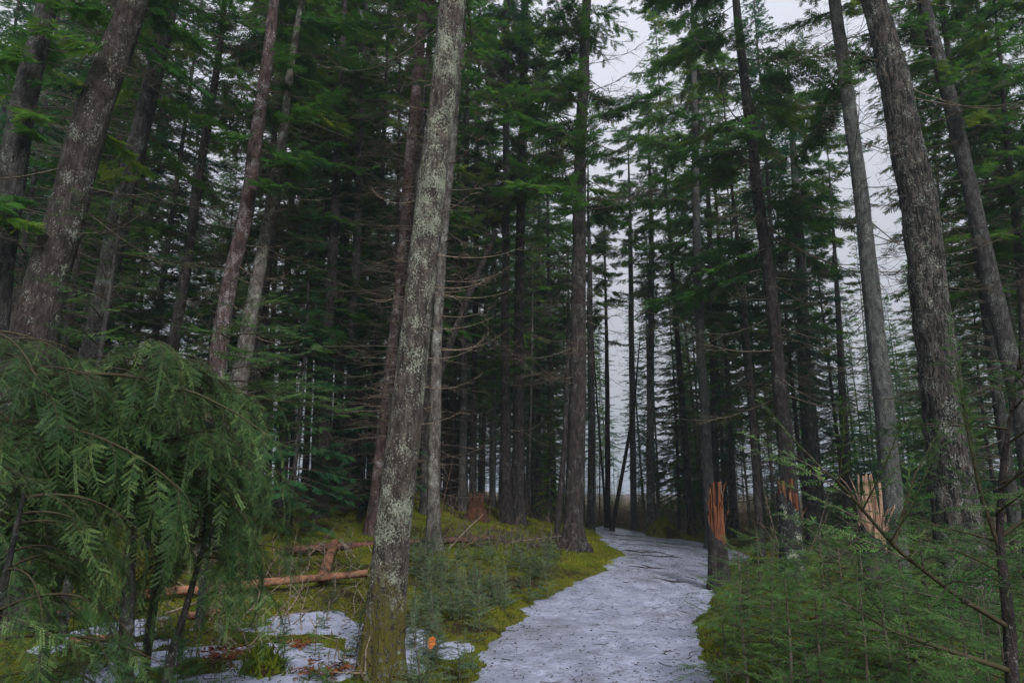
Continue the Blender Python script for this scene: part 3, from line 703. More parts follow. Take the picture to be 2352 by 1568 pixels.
scatter(12, (350, 1150), (24, 38), P_NARR, 'slender green spruce in the misty middle of the left forest', 'slender green spruces in the left forest', (.8, 1.1), 1.8)
scatter(3, (980, 1160), (24, 34), P_TWIG, 'bare-twigged spruce behind the dark pair of trunks', 'bare-twigged spruces behind the dark pair', sep=1.5)
scatter(9, (-120, 420), (15, 26), P_NARR+P_TALL[1:3], 'leafy spruce between and behind the leaning trunks at the upper left', 'leafy spruces behind the leaning left trunks', (.95, 1.15), 1.6)
scatter(7, (40, 840), (14, 21), P_FULL, 'small full spruce with low boughs in the left forest', 'small full spruces in the left forest', (.6, .9), sep=2.2)
scatter(18, (-200, 1150), (36, 62), P_TALL+P_NARR+P_TWIG, 'distant spruce closing the forest on the left', 'distant spruces on the left', sep=2)
scatter(6, (990, 1310), (27, 40), P_NARR+P_FULL[:1], 'green spruce showing between and behind the dark pair of trunks', 'green spruces behind the dark pair', (.8, 1.05), 1.8)
scatter(3, (1440, 1600), (20, 27), P_TALL[:2], 'tall spruce whose crown hangs over the far bend of the path', 'tall spruces over the path bend', (1.0, 1.15), 1.8)
scatter(2, (1215, 1345), (24, 34), P_TALL, 'tall dark-crowned spruce between the dark pair and the trunk by the path bend', 'tall spruces behind the middle trunks', (.95, 1.1), 1.5)
scatter(12, (1130, 1400), (25, 55), P_TALL[1:3]+P_NARR, 'spruce beyond the dark pair of trunks in the middle', 'spruces beyond the dark pair', (.8, 1.0))
scatter(16, (1440, 1880), (25, 44), P_NARR+P_FULL[:1]+P_TALL[1:3], 'spruce beyond the bend of the path', 'spruces beyond the bend', (.75, 1.0), 1.8)
scatter(7, (1470, 1850), (19, 27), P_TALL[1:3]+P_NARR[:1], 'green spruce between the grey-green trunk and the long-limbed dark trunk', 'green spruces behind the first two stumps', (.85, 1.0), 2.5)
scatter(20, (1250, 2420), (45, 80), P_NARR+P_FULL+P_TALL, 'distant spruce behind the stumps on the right', 'distant spruces on the right', (.7, 1.0), 2)
scatter(12, (1900, 2200), (22, 42), P_NARR[1:]+P_FULL, 'spruce between the large trunks on the right', 'spruces between the large right trunks', (.6, .85))
scatter(5, (2310, 2470), (13.5, 20), P_NARR+P_TALL[1:2], 'dark spruce at the far right edge with its boughs hanging into view', 'dark spruces at the far right edge', (.8, 1.0), 1.6)
scatter(9, (2200, 2480), (15, 32), P_NARR+P_FULL, 'spruce beyond the massive fissured trunk at the right', 'spruces at the right edge', (.7, .95))
scatter(40, (1180, 2250), (24, 60), P_POLE, 'thin pole-like spruce trunk in the far stand', 'thin poles in the far stand', (.7, 1.0), .9)
scatter(22, (560, 1150), (22, 50), P_POLE, 'thin dark pole-like spruce behind the mossy rise', 'thin poles behind the mossy rise', (.8, 1.1), .9)
scatter(26, (1150, 2450), (24, 60), P_FULL, 'low bushy young spruce on the far forest floor', 'low young spruces on the far floor', (.16, .35), 1.0, name='young_spruce')
scatter(14, (1300, 1520), (36, 60), P_FULL, 'small young spruce far beyond the end of the path', 'small spruces far beyond the path', (.12, .3), 1.0, name='young_spruce')
scatter(24, (1300, 2300), (17, 28), P_FULL, 'knee-high to head-high young spruce behind the broken stumps', 'young spruces behind the stumps', (.09, .2), 1.0, name='young_spruce')
scatter(14, (540, 1200), (22, 50), P_FULL, 'low young spruce under the dark stand', 'low young spruces under the dark stand', (.12, .25), 1.0, name='young_spruce')
# the far wood beyond about 75 m reads as one mass
gt, gf = Geo(), Geo()
for _ in range(105):
    Y = U(72, 150); x = (U(-300, 2650)-1176)/FPX*Y*cp; H = U(11, 19); z0 = float(base_z(x, Y)); rd = U(.06, .14)
    tube(gt, [[x, Y, z0-.2], [x, Y, z0+H*.5], [x+U(-.3, .3), Y, z0+H]], [rd, rd*.6, .02], 5, 0, cap=False)
    c0 = U(.25, .6); z = c0*H
    while z < H:
        l = (1-(z/H-c0)/(1-c0))*U(1.0, 1.9)+.2
        for q in range(2):
            a = U(0, 6.28); dd = np.array([math.cos(a), math.sin(a), -.15]); ps_ = np.array([x, Y, z0+z])+dd*np.linspace(0, l, 3)[:, None]
            stamp(gf, *FRONDS[q], frames(np.repeat(dd[None], 3, 0)+rng.normal(0, .4, (3, 3)), UP[None]+rng.normal(0, .3, (3, 3))), ps_, U(1.4, 2.4, 3), 0)
        z += U(.7, 1.1)
fw = mobj('far_wood', gt.mesh('far_wood', B_mid)); tag(fw, 'far spruce wood closing the view between the trunks', 'wood', kind='stuff')
tag(mobj('far_foliage', gf.mesh('far_foliage', L_blue), fw), kind='stuff')

# ------------------------------------------------------------------ broken stumps
def splinter_mesh(h, wd, th_, lean):
    n = 6; s = np.linspace(0, 1, n)
    tp = U(.05, .7); ww = wd*(1-.15*s)*np.array([1, 1, .98, .9-.1*(tp < .3), .8-.3*(tp < .3), tp])*U(.88, 1.12, n); tt = th_*(1-.5*s)
    V = []
    for k in range(n):
        o = lean*h*s[k]**2; z = h*s[k]; j = U(-.1, .1)*wd
        V += [[-tt[k]/2+o, -ww[k]/2+j, z], [tt[k]/2+o, -ww[k]/2+j, z+U(-.01, .01)], [tt[k]/2+o, ww[k]/2+j, z+U(-.02, .06)*(k == n-1)], [-tt[k]/2+o, ww[k]/2+j, z]]
    F = []
    for k in range(n-1):
        a = k*4
        for q in range(4): F.append([a+q, a+(q+1) % 4, a+4+(q+1) % 4, a+4+q])
    F.append([n*4-4, n*4-3, n*4-2, n*4-1])
    return np.array(V, float), np.array(F)
def stump(px, py_base, py_top, wpx, Y, label, mats, bark_top, bmat, n=16, slant=.35, moss=True):
    p = at(px, py_top, Y); z0 = gz(p[0], Y); H = p[2]-z0; rad = wpx/2/FPX*depth(p)
    e = empty('broken_stump', (p[0], Y, z0), label, 'stump')
    sides = 22; g = Geo(); zz = np.linspace(-.15, 1, 16); th = np.arange(sides)*2*math.pi/sides
    edge = H*(bark_top+slant*np.cos(th-U(2.2, 3.6))*.5)*(1+U(-.06, .06, sides))
    V = []
    for k, q in enumerate(zz):
        z = np.where(q > 0, q*edge, q); r_ = rad*(1+.35*np.exp(-max(0, q)*H/.25*bark_top))*(1-.08*q)*(1+.04*np.sin(th*5+1)+.02*rng.normal(0, 1, sides))
        V.append(np.stack([r_*np.cos(th), r_*np.sin(th), z], -1))
    V = np.array(V); i = np.arange(len(zz)-1)[:, None]*sides; j = np.arange(sides)[None]; j2 = (j+1) % sides
    F = np.stack([i+j, i+j2, i+sides+j2, i+sides+j], -1).reshape(-1, 4)
    g.add(V.reshape(-1, 3), F)
    top = V[-1]; inner = top*[.82, .82, 1]+[0, 0, -.01]; low = inner-[0, 0, .25]
    g.add(np.vstack([top, inner, low, low.mean(0)[None]]), np.vstack([np.stack([np.arange(sides), (np.arange(sides)+1) % sides, (np.arange(sides)+1) % sides+sides, np.arange(sides)+sides], -1),
          np.stack([np.arange(sides)+sides, (np.arange(sides)+1) % sides+sides, (np.arange(sides)+1) % sides+2*sides, np.arange(sides)+2*sides], -1)]), 1)
    mobj('bark_shell', g.mesh('bark_shell', [bmat, mats[-1]]), e)
    for k in range(n):
        a = k/n*2*math.pi+U(-.15, .15); rr = rad*(.66 if k % 3 else .35); zb = float(np.interp(a % 6.283, th, edge))-.3*H*U(.5, 1)
        hh = H*U(.58, .97)-zb if k % 4 else H-zb
        hh = max(hh, .18)
        V, F = splinter_mesh(hh, rad*U(.28, .62), rad*U(.15, .34), U(-.05, .05))
        gg = Geo(); gg.add(V, F); 
        M = Matrix.Translation((rr*math.cos(a), rr*math.sin(a), max(.05, zb)))@Matrix.Rotation(a, 4, 'Z')
        mobj('splinter', gg.mesh('splinter', mats[rng.integers(len(mats))], False), e, M)
    for k in range(9):                             # loose slivers torn outwards
        a = U(0, 6.28); V, F = splinter_mesh(H*U(.12, .3), rad*U(.06, .14), rad*U(.05, .1), U(.1, .5)); gg = Geo(); gg.add(V, F)
        M = Matrix.Translation((rad*.75*math.cos(a), rad*.75*math.sin(a), H*U(.45, .8)))@Matrix.Rotation(a, 4, 'Z')
        mobj('splinter', gg.mesh('splinter', mats[k % len(mats)], False), e, M)
    return e
stump(1640, 1360, 1108, 44, 12.2, 'tall splintered orange-brown stump standing right beside the path', [M_wood, M_woodr, M_woodr, M_woodr, M_rot], .56, B_dark, 24, .30)
stump(1806, 1290, 1104, 52, 13.6, 'snapped stump with white-patched black bark, middle one of the three broken stumps', [M_wood, M_woodr, M_rot], .74, bark('bark_black_white_patch', (.012, .012, .013), (.04, .04, .04), (.45, .47, .50), .15, 1.3, 0, .3), 15, .25)
stump(1988, 1320, 1092, 66, 9.6, 'pale pinkish splintered stump showing through the fir branches, rightmost of the broken stumps', [M_woodp, M_woodp, M_woodp, M_woodp], .50, B_mid, 18, .3)
stump(1095, 1175, 1130, 42, 19, 'rotten reddish stump on the mossy rise left of the dark pair', [M_rot], .45, M_rot, 12, .2)
def mound(px, py, wpx, hpx, label, matm=None):
    p = G(px, py); r_ = wpx/2/FPX*depth(p); h = hpx/FPX*depth(p)
    g = Geo(); n = 26; m = 14
    a = np.linspace(0, 2*math.pi, n, endpoint=False); q = np.linspace(0, 1, m)
    A, Q = np.meshgrid(a, q); rad = r_*Q*(1+.25*fbm(np.cos(A)*2+9, np.sin(A)*2, 5, 2))
    Z = h*(1-Q**1.8)*(1+.5*fbm(np.cos(A)*Q*4+px, np.sin(A)*Q*4, 7, 3))-.12*Q
    V = np.stack([rad*np.cos(A), rad*np.sin(A), Z], -1).reshape(-1, 3)
    i = np.arange(m-1)[:, None]*n; j = np.arange(n)[None]; j2 = (j+1) % n
    g.add(V, np.stack([i+j, i+j2, i+n+j2, i+n+j], -1).reshape(-1, 4))
    e = empty('mossy_stump', (p[0], p[1], gz(p[0], p[1])), label, 'stump')
    mobj('moss_cap', g.mesh('moss_cap', Gm), e)
    k = int(900); k2 = rng.integers(0, len(V), k); tv = V[k2]+rng.normal(0, .03, (k, 3)); blades(g2 := Geo(), tv, .06)
    tag(mobj('moss_tufts', g2.mesh('moss_tufts', L_moss), e), kind='stuff')
def blades(g, P, h, tint=None, wd=.25):
    k = len(P); a = U(0, 6.28, k); hh = h*U(.5, 1.3, k); dx = np.cos(a)*hh*wd; dy = np.sin(a)*hh*wd
    ln = rng.normal(0, .35, (k, 2))*hh[:, None]
    A = P+np.stack([dx, dy, 0*a-.01], -1); B = P+np.stack([-dx, -dy, 0*a-.01], -1); C = P+np.stack([ln[:, 0], ln[:, 1], hh], -1)
    g.add(np.stack([A, B, C], 1).reshape(-1, 3), np.arange(3*k).reshape(-1, 3), 0, np.repeat(U(0, 1, k) if tint is None else tint, 3))
mound(1522, 1232, 96, 50, 'moss-covered stump mound beyond the path, right of its far end')
mound(1256, 1190, 52, 26, 'small yellow-green moss hump behind the tall dark trunk')
mound(600, 1560, 150, 34, 'low mossy hummock in the snow at the bottom left')
mound(1100, 1185, 130, 22, 'moss-covered root hump under the rotten reddish stump')

# ------------------------------------------------------------------ fallen logs
def log(p0, p1, wpx, mat, label, sag=.0, stubs=3, lift=.0, name='fallen_log'):
    a = np.array(p0, float); b_ = np.array(p1, float); n = 14; s = np.linspace(0, 1, n)
    P = a+(b_-a)*s[:, None]; P[:, 2] += sag*np.sin(s*math.pi)+.004*rng.normal(0, 1, n)
    rd = wpx/2/FPX*depth((a+b_)/2)
    e = empty(name, a, label, 'log'); g = Geo(); tube(g, P-a, rd*(1.1-.25*s), 12, 0, rough=.05)
    tube(g, np.array([P[0]-a, P[0]-a-(b_-a)/np.linalg.norm(b_-a)*.02]), [rd*1.1, rd*.6], 12, 0)
    mobj('log_body', g.mesh('log_body', mat), e)
    for k in range(stubs):
        q = P[rng.integers(2, n-2)]-a; d = np.array([U(-.5, .5), U(-1, .2), U(.3, 1)]); d /= np.linalg.norm(d)
        mobj('dead_branch', DEADP[rng.integers(len(DEADP))], e, mat4(frames(d[None], UP[None]+.1)[0], q, U(.12, .3)))
    return e
def Gz(px, py, lift=0): p = G(px, py); return np.array([p[0], p[1], gz(p[0], p[1])+lift])
def log_px(a, b_, wpx, mat, label, la=.04, lb=.04, **k): return log(Gz(*a, la), Gz(*b_, lb), wpx, mat, label, **k)
log_px((310,1402), (842,1362), 19, M_log, 'long peeled orange-brown log lying across the moss behind the snow patch', .14, .2, stubs=5)
log_px((130,1420), (305,1404), 17, M_logd, 'dark end piece of log lying left of the long peeled log', .06, .08)
log_px((655,1282), (1135,1264), 17, M_logd, 'dark wet fallen log lying behind the leaning log and the lichen trunk', .14, .16, stubs=8)
q0 = Gz(738, 1368, .12); q1 = at(768, 1246, q0[1]+2.1); log(q0, q1, 22, M_log, 'short peeled log propped up over the dark fallen log', stubs=1)
log_px((155,1500), (268,1488), 19, M_log, 'short orange-brown log piece at the lower left in the snow', .05, .06, stubs=1)
log_px((90,1318), (262,1324), 17, B_speck, 'grey barked log showing under the hemlock thicket', .1, .1, stubs=2)
log_px((425,1445), (520,1440), 15, M_log, 'small torn log chunk behind the twin saplings', .04, .05, stubs=1)
log_px((2020,1290), (1900,1300), 26, B_dark, 'dark fallen log beside the pale splintered stump', .15, .15, stubs=3)
log_px((1560,1180), (1690,1215), 10, M_logd, 'dark fallen trunk beyond the path right of the mossy stump', .3, .2, stubs=6)

# sticks propped in the undergrowth
sticks = [((1010,1200),(1040,1060)),((1030,1270),(1110,1180)),((1060,1265),(1150,1200)),((1130,1262),(1290,1230)),((1080,1260),(1220,1236)),((640,1150),(660,1090)),((610,1240),(700,1190)),((380,1418),(560,1345)),((2130,1180),(2245,1255)),((1890,1430),(1960,1510)),((1960,1540),(2050,1600)),((1310,1175),(1290,1120)),((735,1230),(722,1190)),((620,1206),(690,1170))]
for k, (a, b_) in enumerate(sticks):
    pa = Gz(*max(a, b_, key=lambda q: q[1]), .01); tp = min(a, b_, key=lambda q: q[1]); pb = at(tp[0], tp[1], pa[1]+.3)
    g = Geo(); m_ = (pa+pb)/2+rng.normal(0, .03, 3); tube(g, np.array([pa, m_, pb])-pa, [.016, .012, .006], 5)
    for _ in range(4):
        q = pa+(pb-pa)*U(.3, .9)-pa; tube(g, [q, q+rng.normal(0, .12, 3)+[0, 0, .08]], [.006, .002], 4)
    o = mobj('fallen_stick', g.mesh('fallen_stick', M_twigp if k % 2 else M_logd)); o.location = pa
    tag(o, 'thin fallen stick poking up from the forest floor undergrowth', 'stick', 'fallen sticks in the undergrowth')
# surface roots across the path
roots = [((1420,1248),(1620,1262)),((1400,1236),(1590,1252)),((1440,1300),(1550,1306)),((1432,1290),(1600,1318)),((1415,1340),(1520,1328)),((1530,1412),(1600,1402)),((1395,1226),(1500,1236)),((1460,1270),(1600,1285)),((1425,1262),(1500,1270)),((1480,1325),(1620,1345)),((1450,1262),(1560,1275))]
for k, (a, b_) in enumerate(roots):
    n = 12; s = np.linspace(0, 1, n); A = G(*a); B_ = G(*b_); P = A+(B_-A)*s[:, None]
    P[:, 1] += .6*fbm(s*5, s*0, 90+k, 2); P[:, 2] = base_z(P[:, 0], P[:, 1])+.012+.03*fbm(s*5, s*0+2, 60+k, 2)
    P[:, 2] -= .03*np.abs(2*s-1)**2+.012; g = Geo(); tube(g, P-A, .024*(1-.6*s)*(1+.7*fbm(s*6, s*0+k, 8)), 7, 0, rough=.1)
    o = mobj('surface_root', g.mesh('surface_root', B_dark)); o.location = A
    tag(o, 'dark thin tree root lying across the icy path near its bend', 'root', 'roots crossing the icy path')

# ------------------------------------------------------------------ near firs and hemlocks
def bough_tree(name, cat, label, base, stem, rads, limbs, meshes, group=None, sc_=(.8, 1.1), step=.12, bmat=None, droop=.5, updir=0., clump=True):
    e = empty(name, base, label, cat, group); S = np.array(stem, float)-base
    g = Geo(); n = 24; s = np.linspace(0, 1, n); sk = np.linspace(0, 1, len(S))
    P = np.stack([np.interp(s, sk, S[:, c]) for c in range(3)], -1); tube(g, P, np.interp(s, sk, rads), 9, 0, rough=.04)
    mobj('stem', g.mesh('stem', bmat or B_mid), e)
    for (f, az, l, rise, dr) in limbs:
        p = np.array([np.interp(f, s, P[:, c]) for c in range(3)]); d = np.array([math.cos(az), math.sin(az), 0])
        q = np.linspace(0, 1, 9); Q = p+d*(q*l*(1-.15*dr*q))[:, None]+UP*(rise*l*q-dr*l*q**2)[:, None]+np.cross(UP, d)*(.05*l*np.sin(q*3+f*9))[:, None]
        gl = Geo(); tube(gl, Q-p, (.004+.007*l)*(1-.8*q), 5, 0); mobj('limb', gl.mesh('limb', M_limb), e, Matrix.Translation([float(a) for a in p]))
        k = max(2, int(l/step))
        for j in range(k+1):
            ff = .18+.82*(j+U(-.2, .2))/k if j < k else 1; ff = min(max(ff, 0.1), 1)
            c = np.array([np.interp(ff, q, Q[:, i]) for i in range(3)]); tg = np.array([np.interp(min(1, ff+.06), q, Q[:, i])-np.interp(ff-.06, q, Q[:, i]) for i in range(3)]); tg /= np.linalg.norm(tg)
            sd = np.cross(UP, tg); sg = 1 if j % 2 else -1; a = R(U(25, 60)) if j < k else 0
            dd = tg*math.cos(a)+sd*sg*math.sin(a)+UP*(updir-droop*U(.1, .6))
            mobj('bough', meshes[rng.integers(len(meshes))], e, mat4(frames(dd[None], (UP+rng.normal(0, .25, 3))[None])[0], c, U(*sc_)*(1.05-.35*ff)))
    return e
# hemlock thicket at the left: two stems in view, a third just outside the frame
def limbset(n, f0, f1, l, rise, dr, az):
    return [(f0+(f1-f0)*(k+U(0, 1))/n, R(U(*az)), U(*l)*(1-.3*(k/n)), U(*rise), U(*dr)) for k in range(n)]
b1 = at(288, 1568, 4.6); s1 = [np.array([b1[0]+.02, 4.6, gz(b1[0], 4.6)-.05]), b1, at(292, 1400, 4.6), at(300, 1250, 4.65), at(330, 1050, 4.7), at(330, 860, 4.7), at(320, 800, 4.7)]
bough_tree('hemlock_sapling', 'tree', 'drooping hemlock with the thicker mottled stem, front middle of the left thicket', s1[0], s1, [.055, .05, .043, .036, .026, .012, .005],
           limbset(32, .64, .98, (.5, 1.0), (.05, .45), (.2, .6), (0, 360)), HEM, droop=.8, sc_=(.5, 1.0), step=.085)
b2 = at(382, 1568, 5.0); s2 = [np.array([b2[0]-.05, 5.0, gz(b2[0], 5.0)-.05]), b2, at(400, 1480, 5.0), at(432, 1380, 5.0), at(468, 1250, 5.1), at(480, 1100, 5.1), at(455, 940, 5.1)]
bough_tree('hemlock_sapling', 'tree', 'slimmer hemlock leaning right at the right rim of the left thicket', s2[0], s2, [.032, .03, .027, .022, .018, .012, .005],
           limbset(32, .60, .98, (.35, .7), (.0, .4), (.3, .7), (0, 360)), HEM, droop=.9, sc_=(.5, .85), step=.075)
b3 = np.array([-3.6, 3.9, gz(-3.6, 3.9)])
s3 = [b3, b3+[.1, 0, 1.0], b3+[.2, .1, 1.6], b3+[.3, .1, 2.1], b3+[.4, .1, 2.5]]
bough_tree('hemlock_sapling', 'tree', 'hemlock at the left edge whose long limb arches over the thicket', b3, s3, [.05, .045, .035, .02, .006],
           limbset(16, .3, .98, (.9, 1.35), (.1, .5), (.3, .8), (-70, 60))+[(.72, R(8), 2.0, .42, .52), (.62, R(-8), 1.7, .25, .45)], HEM, droop=.7, sc_=(.5, .9), step=.085)
b4 = np.array([-1.95, 3.1, gz(-1.95, 3.1)])
b4 = np.array([at(-60, 1500, 3.0)[0], 3.0, gz(-2.2, 3.0)])
s4 = [b4, b4+[.03, 0, .6], b4+[.05, .05, 1.2], b4+[.08, .05, 1.6]]
bough_tree('hemlock_sapling', 'tree', 'small bright-tipped hemlock in the lower left corner', b4, s4, [.03, .025, .015, .005],
           limbset(16, .2, .97, (.35, .8), (.1, .7), (.3, .9), (-70, 80)), HEM, droop=.6, sc_=(.45, .8), step=.075)
b5 = np.array([-2.75, 5.6, gz(-2.75, 5.6)]); s5 = [b5, b5+[.03, 0, .9], b5+[.05, .1, 1.8], b5+[.0, .1, 2.5]]
bough_tree('hemlock_sapling', 'tree', 'hemlock deep inside the left thicket behind the other stems', b5, s5, [.04, .03, .02, .006],
           limbset(32, .56, .98, (.6, 1.1), (.1, .5), (.3, .7), (0, 360)), HEM, droop=.8, sc_=(.55, 1.0), step=.09)
b9 = np.array([-2.9, 4.6, gz(-2.9, 4.6)]); s9 = [b9, b9+[.03, 0, .8], b9+[.05, .1, 1.6], b9+[.0, .1, 2.2]]
bough_tree('hemlock_sapling', 'tree', 'hemlock filling the left half of the thicket behind the arching limb', b9, s9, [.035, .028, .018, .006],
           limbset(32, .56, .98, (.5, 1.0), (.1, .5), (.3, .7), (0, 360)), HEM, droop=.8, sc_=(.5, .95), step=.09)
# bright sprays reaching in from the left behind the thicket
bx = at(500, 960, 8.5); b6 = np.array([bx[0], 8.5, gz(bx[0], 8.5)])
bough_tree('young_fir', 'tree', 'young fir with bright green tips reaching right past the reddish trunk', b6, [b6, b6+[0, 0, 1.6], b6+[.05, 0, 2.9], b6+[.05, 0, 3.9]], [.05, .035, .02, .006],
           limbset(12, .45, .97, (.7, 1.1), (-.05, .25), (.0, .2), (-90, 100))+[(.63, R(-5), 1.25, .05, .12), (.66, R(20), 1.1, .08, .1), (.60, R(-8), 1.75, .02, .12)], FIR, droop=.2, sc_=(.8, 1.2), step=.11)
bx = at(250, 620, 8.0); b7 = np.array([bx[0], 8.0, gz(bx[0], 8.0)])
bough_tree('young_fir', 'tree', 'taller young fir showing bright tips above the thicket by the double trunk', b7, [b7, b7+[0, 0, 2.2], b7+[.05, 0, 4.0], b7+[.05, 0, 5.0]], [.05, .035, .02, .006],
           limbset(14, .5, .97, (.5, 1.0), (-.05, .25), (.0, .2), (0, 360)), FIR, droop=.2, sc_=(.7, 1), step=.16)

# right foreground: open-branched fir close to the viewer
c1 = at(2325, 1568, 3.3); c0 = np.array([c1[0]+.02, 3.3, gz(c1[0], 3.3)])
s8 = [c0, c1, at(2318, 1430, 3.3), at(2296, 1250, 3.3), at(2300, 1100, 3.3), at(2330, 900, 3.3), at(2345, 800, 3.3)]
def limb_to(e, pts, rad, meshes, sc_, step, base, upd=.0):
    Q = np.array(pts)-base; q = np.linspace(0, 1, 14); sk = np.linspace(0, 1, len(Q)); Q = np.stack([np.interp(q, sk, Q[:, c]) for c in range(3)], -1)
    g = Geo(); tube(g, Q-Q[0], rad*(1-.75*q), 7, 0, rough=.05)
    h_ = len(Q)//4; shoots(g, (Q-Q[0])[h_:-1], np.diff(Q, axis=0)[h_:], np.linalg.norm(np.diff(Q, axis=0), axis=1)[h_:], SHOOTR, 1, U(.3, .9, len(Q)-1-h_), 0)
    mobj('limb', g.mesh('limb', [M_limb, L_fir]), e, Matrix.Translation([float(a) for a in Q[0]]))
    L_ = np.linalg.norm(np.diff(Q, axis=0), axis=1).sum(); k = int(L_/step)
    for j in range(k+1):
        ff = .15+.85*j/k; c = np.array([np.interp(ff, q, Q[:, i]) for i in range(3)]); tg = np.array([np.interp(min(1, ff+.05), q, Q[:, i])-np.interp(ff-.05, q, Q[:, i]) for i in range(3)]); tg /= np.linalg.norm(tg)
        sd = np.cross(UP, tg); sg = 1 if j % 2 else -1; a = R(U(35, 65)) if j < k else 0
        dd = tg*math.cos(a)+sd*sg*math.sin(a)+UP*U(-.25, .25)+UP*upd
        mobj('bough', meshes[rng.integers(len(meshes))], e, mat4(frames(dd[None], (UP+rng.normal(0, .3, 3))[None])[0], c, U(*sc_)*(1.1-.4*ff)))
FIRO = [near_bough(U(.38, .55), U(-.1, .2), .13, .06, SHOOTR, .05, False).mesh('bough', [M_twig, L_fir]) for _ in range(6)]
e8 = bough_tree('open_fir', 'tree', 'open-branched fir close by at the right edge, long limb reaching left', c0, s8, [.03, .028, .026, .018, .014, .010, .004],
           limbset(14, .42, .97, (.25, .5), (.2, .6), (.0, .2), (60, 300)), FIRO, droop=.1, sc_=(.8, 1.2), step=.13, bmat=B_dark)
limb_to(e8, [at(2318, 1440, 3.3), at(2200, 1370, 3.2), at(2060, 1260, 3.1), at(1990, 1180, 3.05), at(1930, 1110, 3.0), at(1885, 1075, 3.0)], .012, FIRO, (1.0, 1.7), .12, c0)
limb_to(e8, [at(2050, 1255, 3.1), at(2075, 1180, 3.1), at(2100, 1090, 3.1), at(2125, 1050, 3.1)], .010, FIRO, (.6, .9), .11, c0)
limb_to(e8, [at(2322, 1540, 3.3), at(2200, 1500, 3.2), at(2050, 1450, 3.1), at(1950, 1390, 3.0)], .013, FIRO, (.8, 1.2), .13, c0)
limb_to(e8, [at(2296, 1260, 3.3), at(2250, 1130, 3.3), at(2215, 950, 3.3), at(2200, 850, 3.3)], .010, FIRO, (.6, 1.), .12, c0)
limb_to(e8, [at(2300, 1230, 3.3), at(2360, 1190, 3.3), at(2420, 1150, 3.3)], .012, FIRO, (.6, .9), .15, c0)

def sapling_proto(h, R0, meshes, nl, seed):
    return dict(h=h, limbs=[((.12+.83*(k+U(0, .9))/nl), U(0, 6.28), R0*(1.05-.85*k/nl)*U(.7, 1.1), U(.15, .45), U(.15, .35)) for k in range(nl)])
def fir_sapling(x, y, h, R0, nl, label, group, meshes=FIR, name='fir_sapling', step=.17, sc_=(.55, .85)):
    z = gz(x, y); b0 = np.array([x, y, z-.02]); lx, ly = U(-.05, .05, 2)*h
    return bough_tree(name, 'tree', label, b0, [b0, b0+[lx, ly, h*.5], b0+[lx*1.5, ly, h]], [.008+.012*h, .006+.006*h, .003], sapling_proto(h, R0, meshes, nl, 0)['limbs'], meshes, group, sc_, step, M_twig, .15, .05)
# build a few, then copy the thing and each of its parts
def copy_thing(e, loc, rz, s, label=None, group=None):
    r_ = e.copy(); link(r_); r_.location = loc; r_.rotation_euler = (0, 0, rz); r_.scale = (s,)*3
    if label: r_['label'] = label
    if group: r_['group'] = group
    for c in children[e.name]:
        d = c.copy(); link(d); d.parent = r_
    return r_
GR = 'young firs crowding the right side of the path'; LB = 'young green fir in the thick undergrowth right of the path'
protos = []
for k, (px, Y, h, R0, nl) in enumerate([(1700, 7.6, .95, .55, 15), (1860, 7.0, 1.1, .6, 17), (2060, 6.4, 1.15, .65, 18), (1960, 9.2, 1.2, .6, 17)]):
    x = (px-1176)/FPX*Y*cp; protos.append(fir_sapling(x, Y, h, R0, nl, LB, GR))
children = {e.name: [o for o in sc.collection.objects if o.parent == e] for e in protos}
spots = [(1650,6.4,.75),(1690,5.9,.85),(1745,6.8,.95),(1780,5.6,.8),(1810,8.4,.9),(1850,5.7,.9),(1905,6.2,1.0),(1940,5.4,.85),(1990,7.4,1.0),(2010,5.8,.95),(2080,5.2,.9),(2110,7.2,1.05),
         (2150,6.0,1.0),(2190,8.0,1.15),(2210,5.4,.95),(2260,6.6,1.1),(2300,5.2,.9),(2330,7.6,1.2),(2380,6.0,1.1),(1735,9.5,.9),(1700,10.8,.75),(1890,10.5,1.0),(2090,10.0,1.1),(2240,10.2,1.25),(2340,9.6,1.3),
         (1760,12.2,.8),(1950,12.5,1.1),(2130,12.8,1.1),(1700,8.6,.75),(1830,4.7,.75),(2040,4.5,.75),(2200,4.4,.8),(1640,5.4,.55),(1930,4.3,.6),(2120,3.9,.75),(2260,3.8,.8),(1880,4.0,.5),(1760,4.5,.55),(2340,4.4,.85),(2160,4.9,.9)]
for k, (px, Y, s) in enumerate(spots):
    x = (px-1176)/FPX*Y*cp; copy_thing(protos[k % 4], (x, Y, gz(x, Y)-.02), U(0, 6.28), s*U(.85, 1.05))
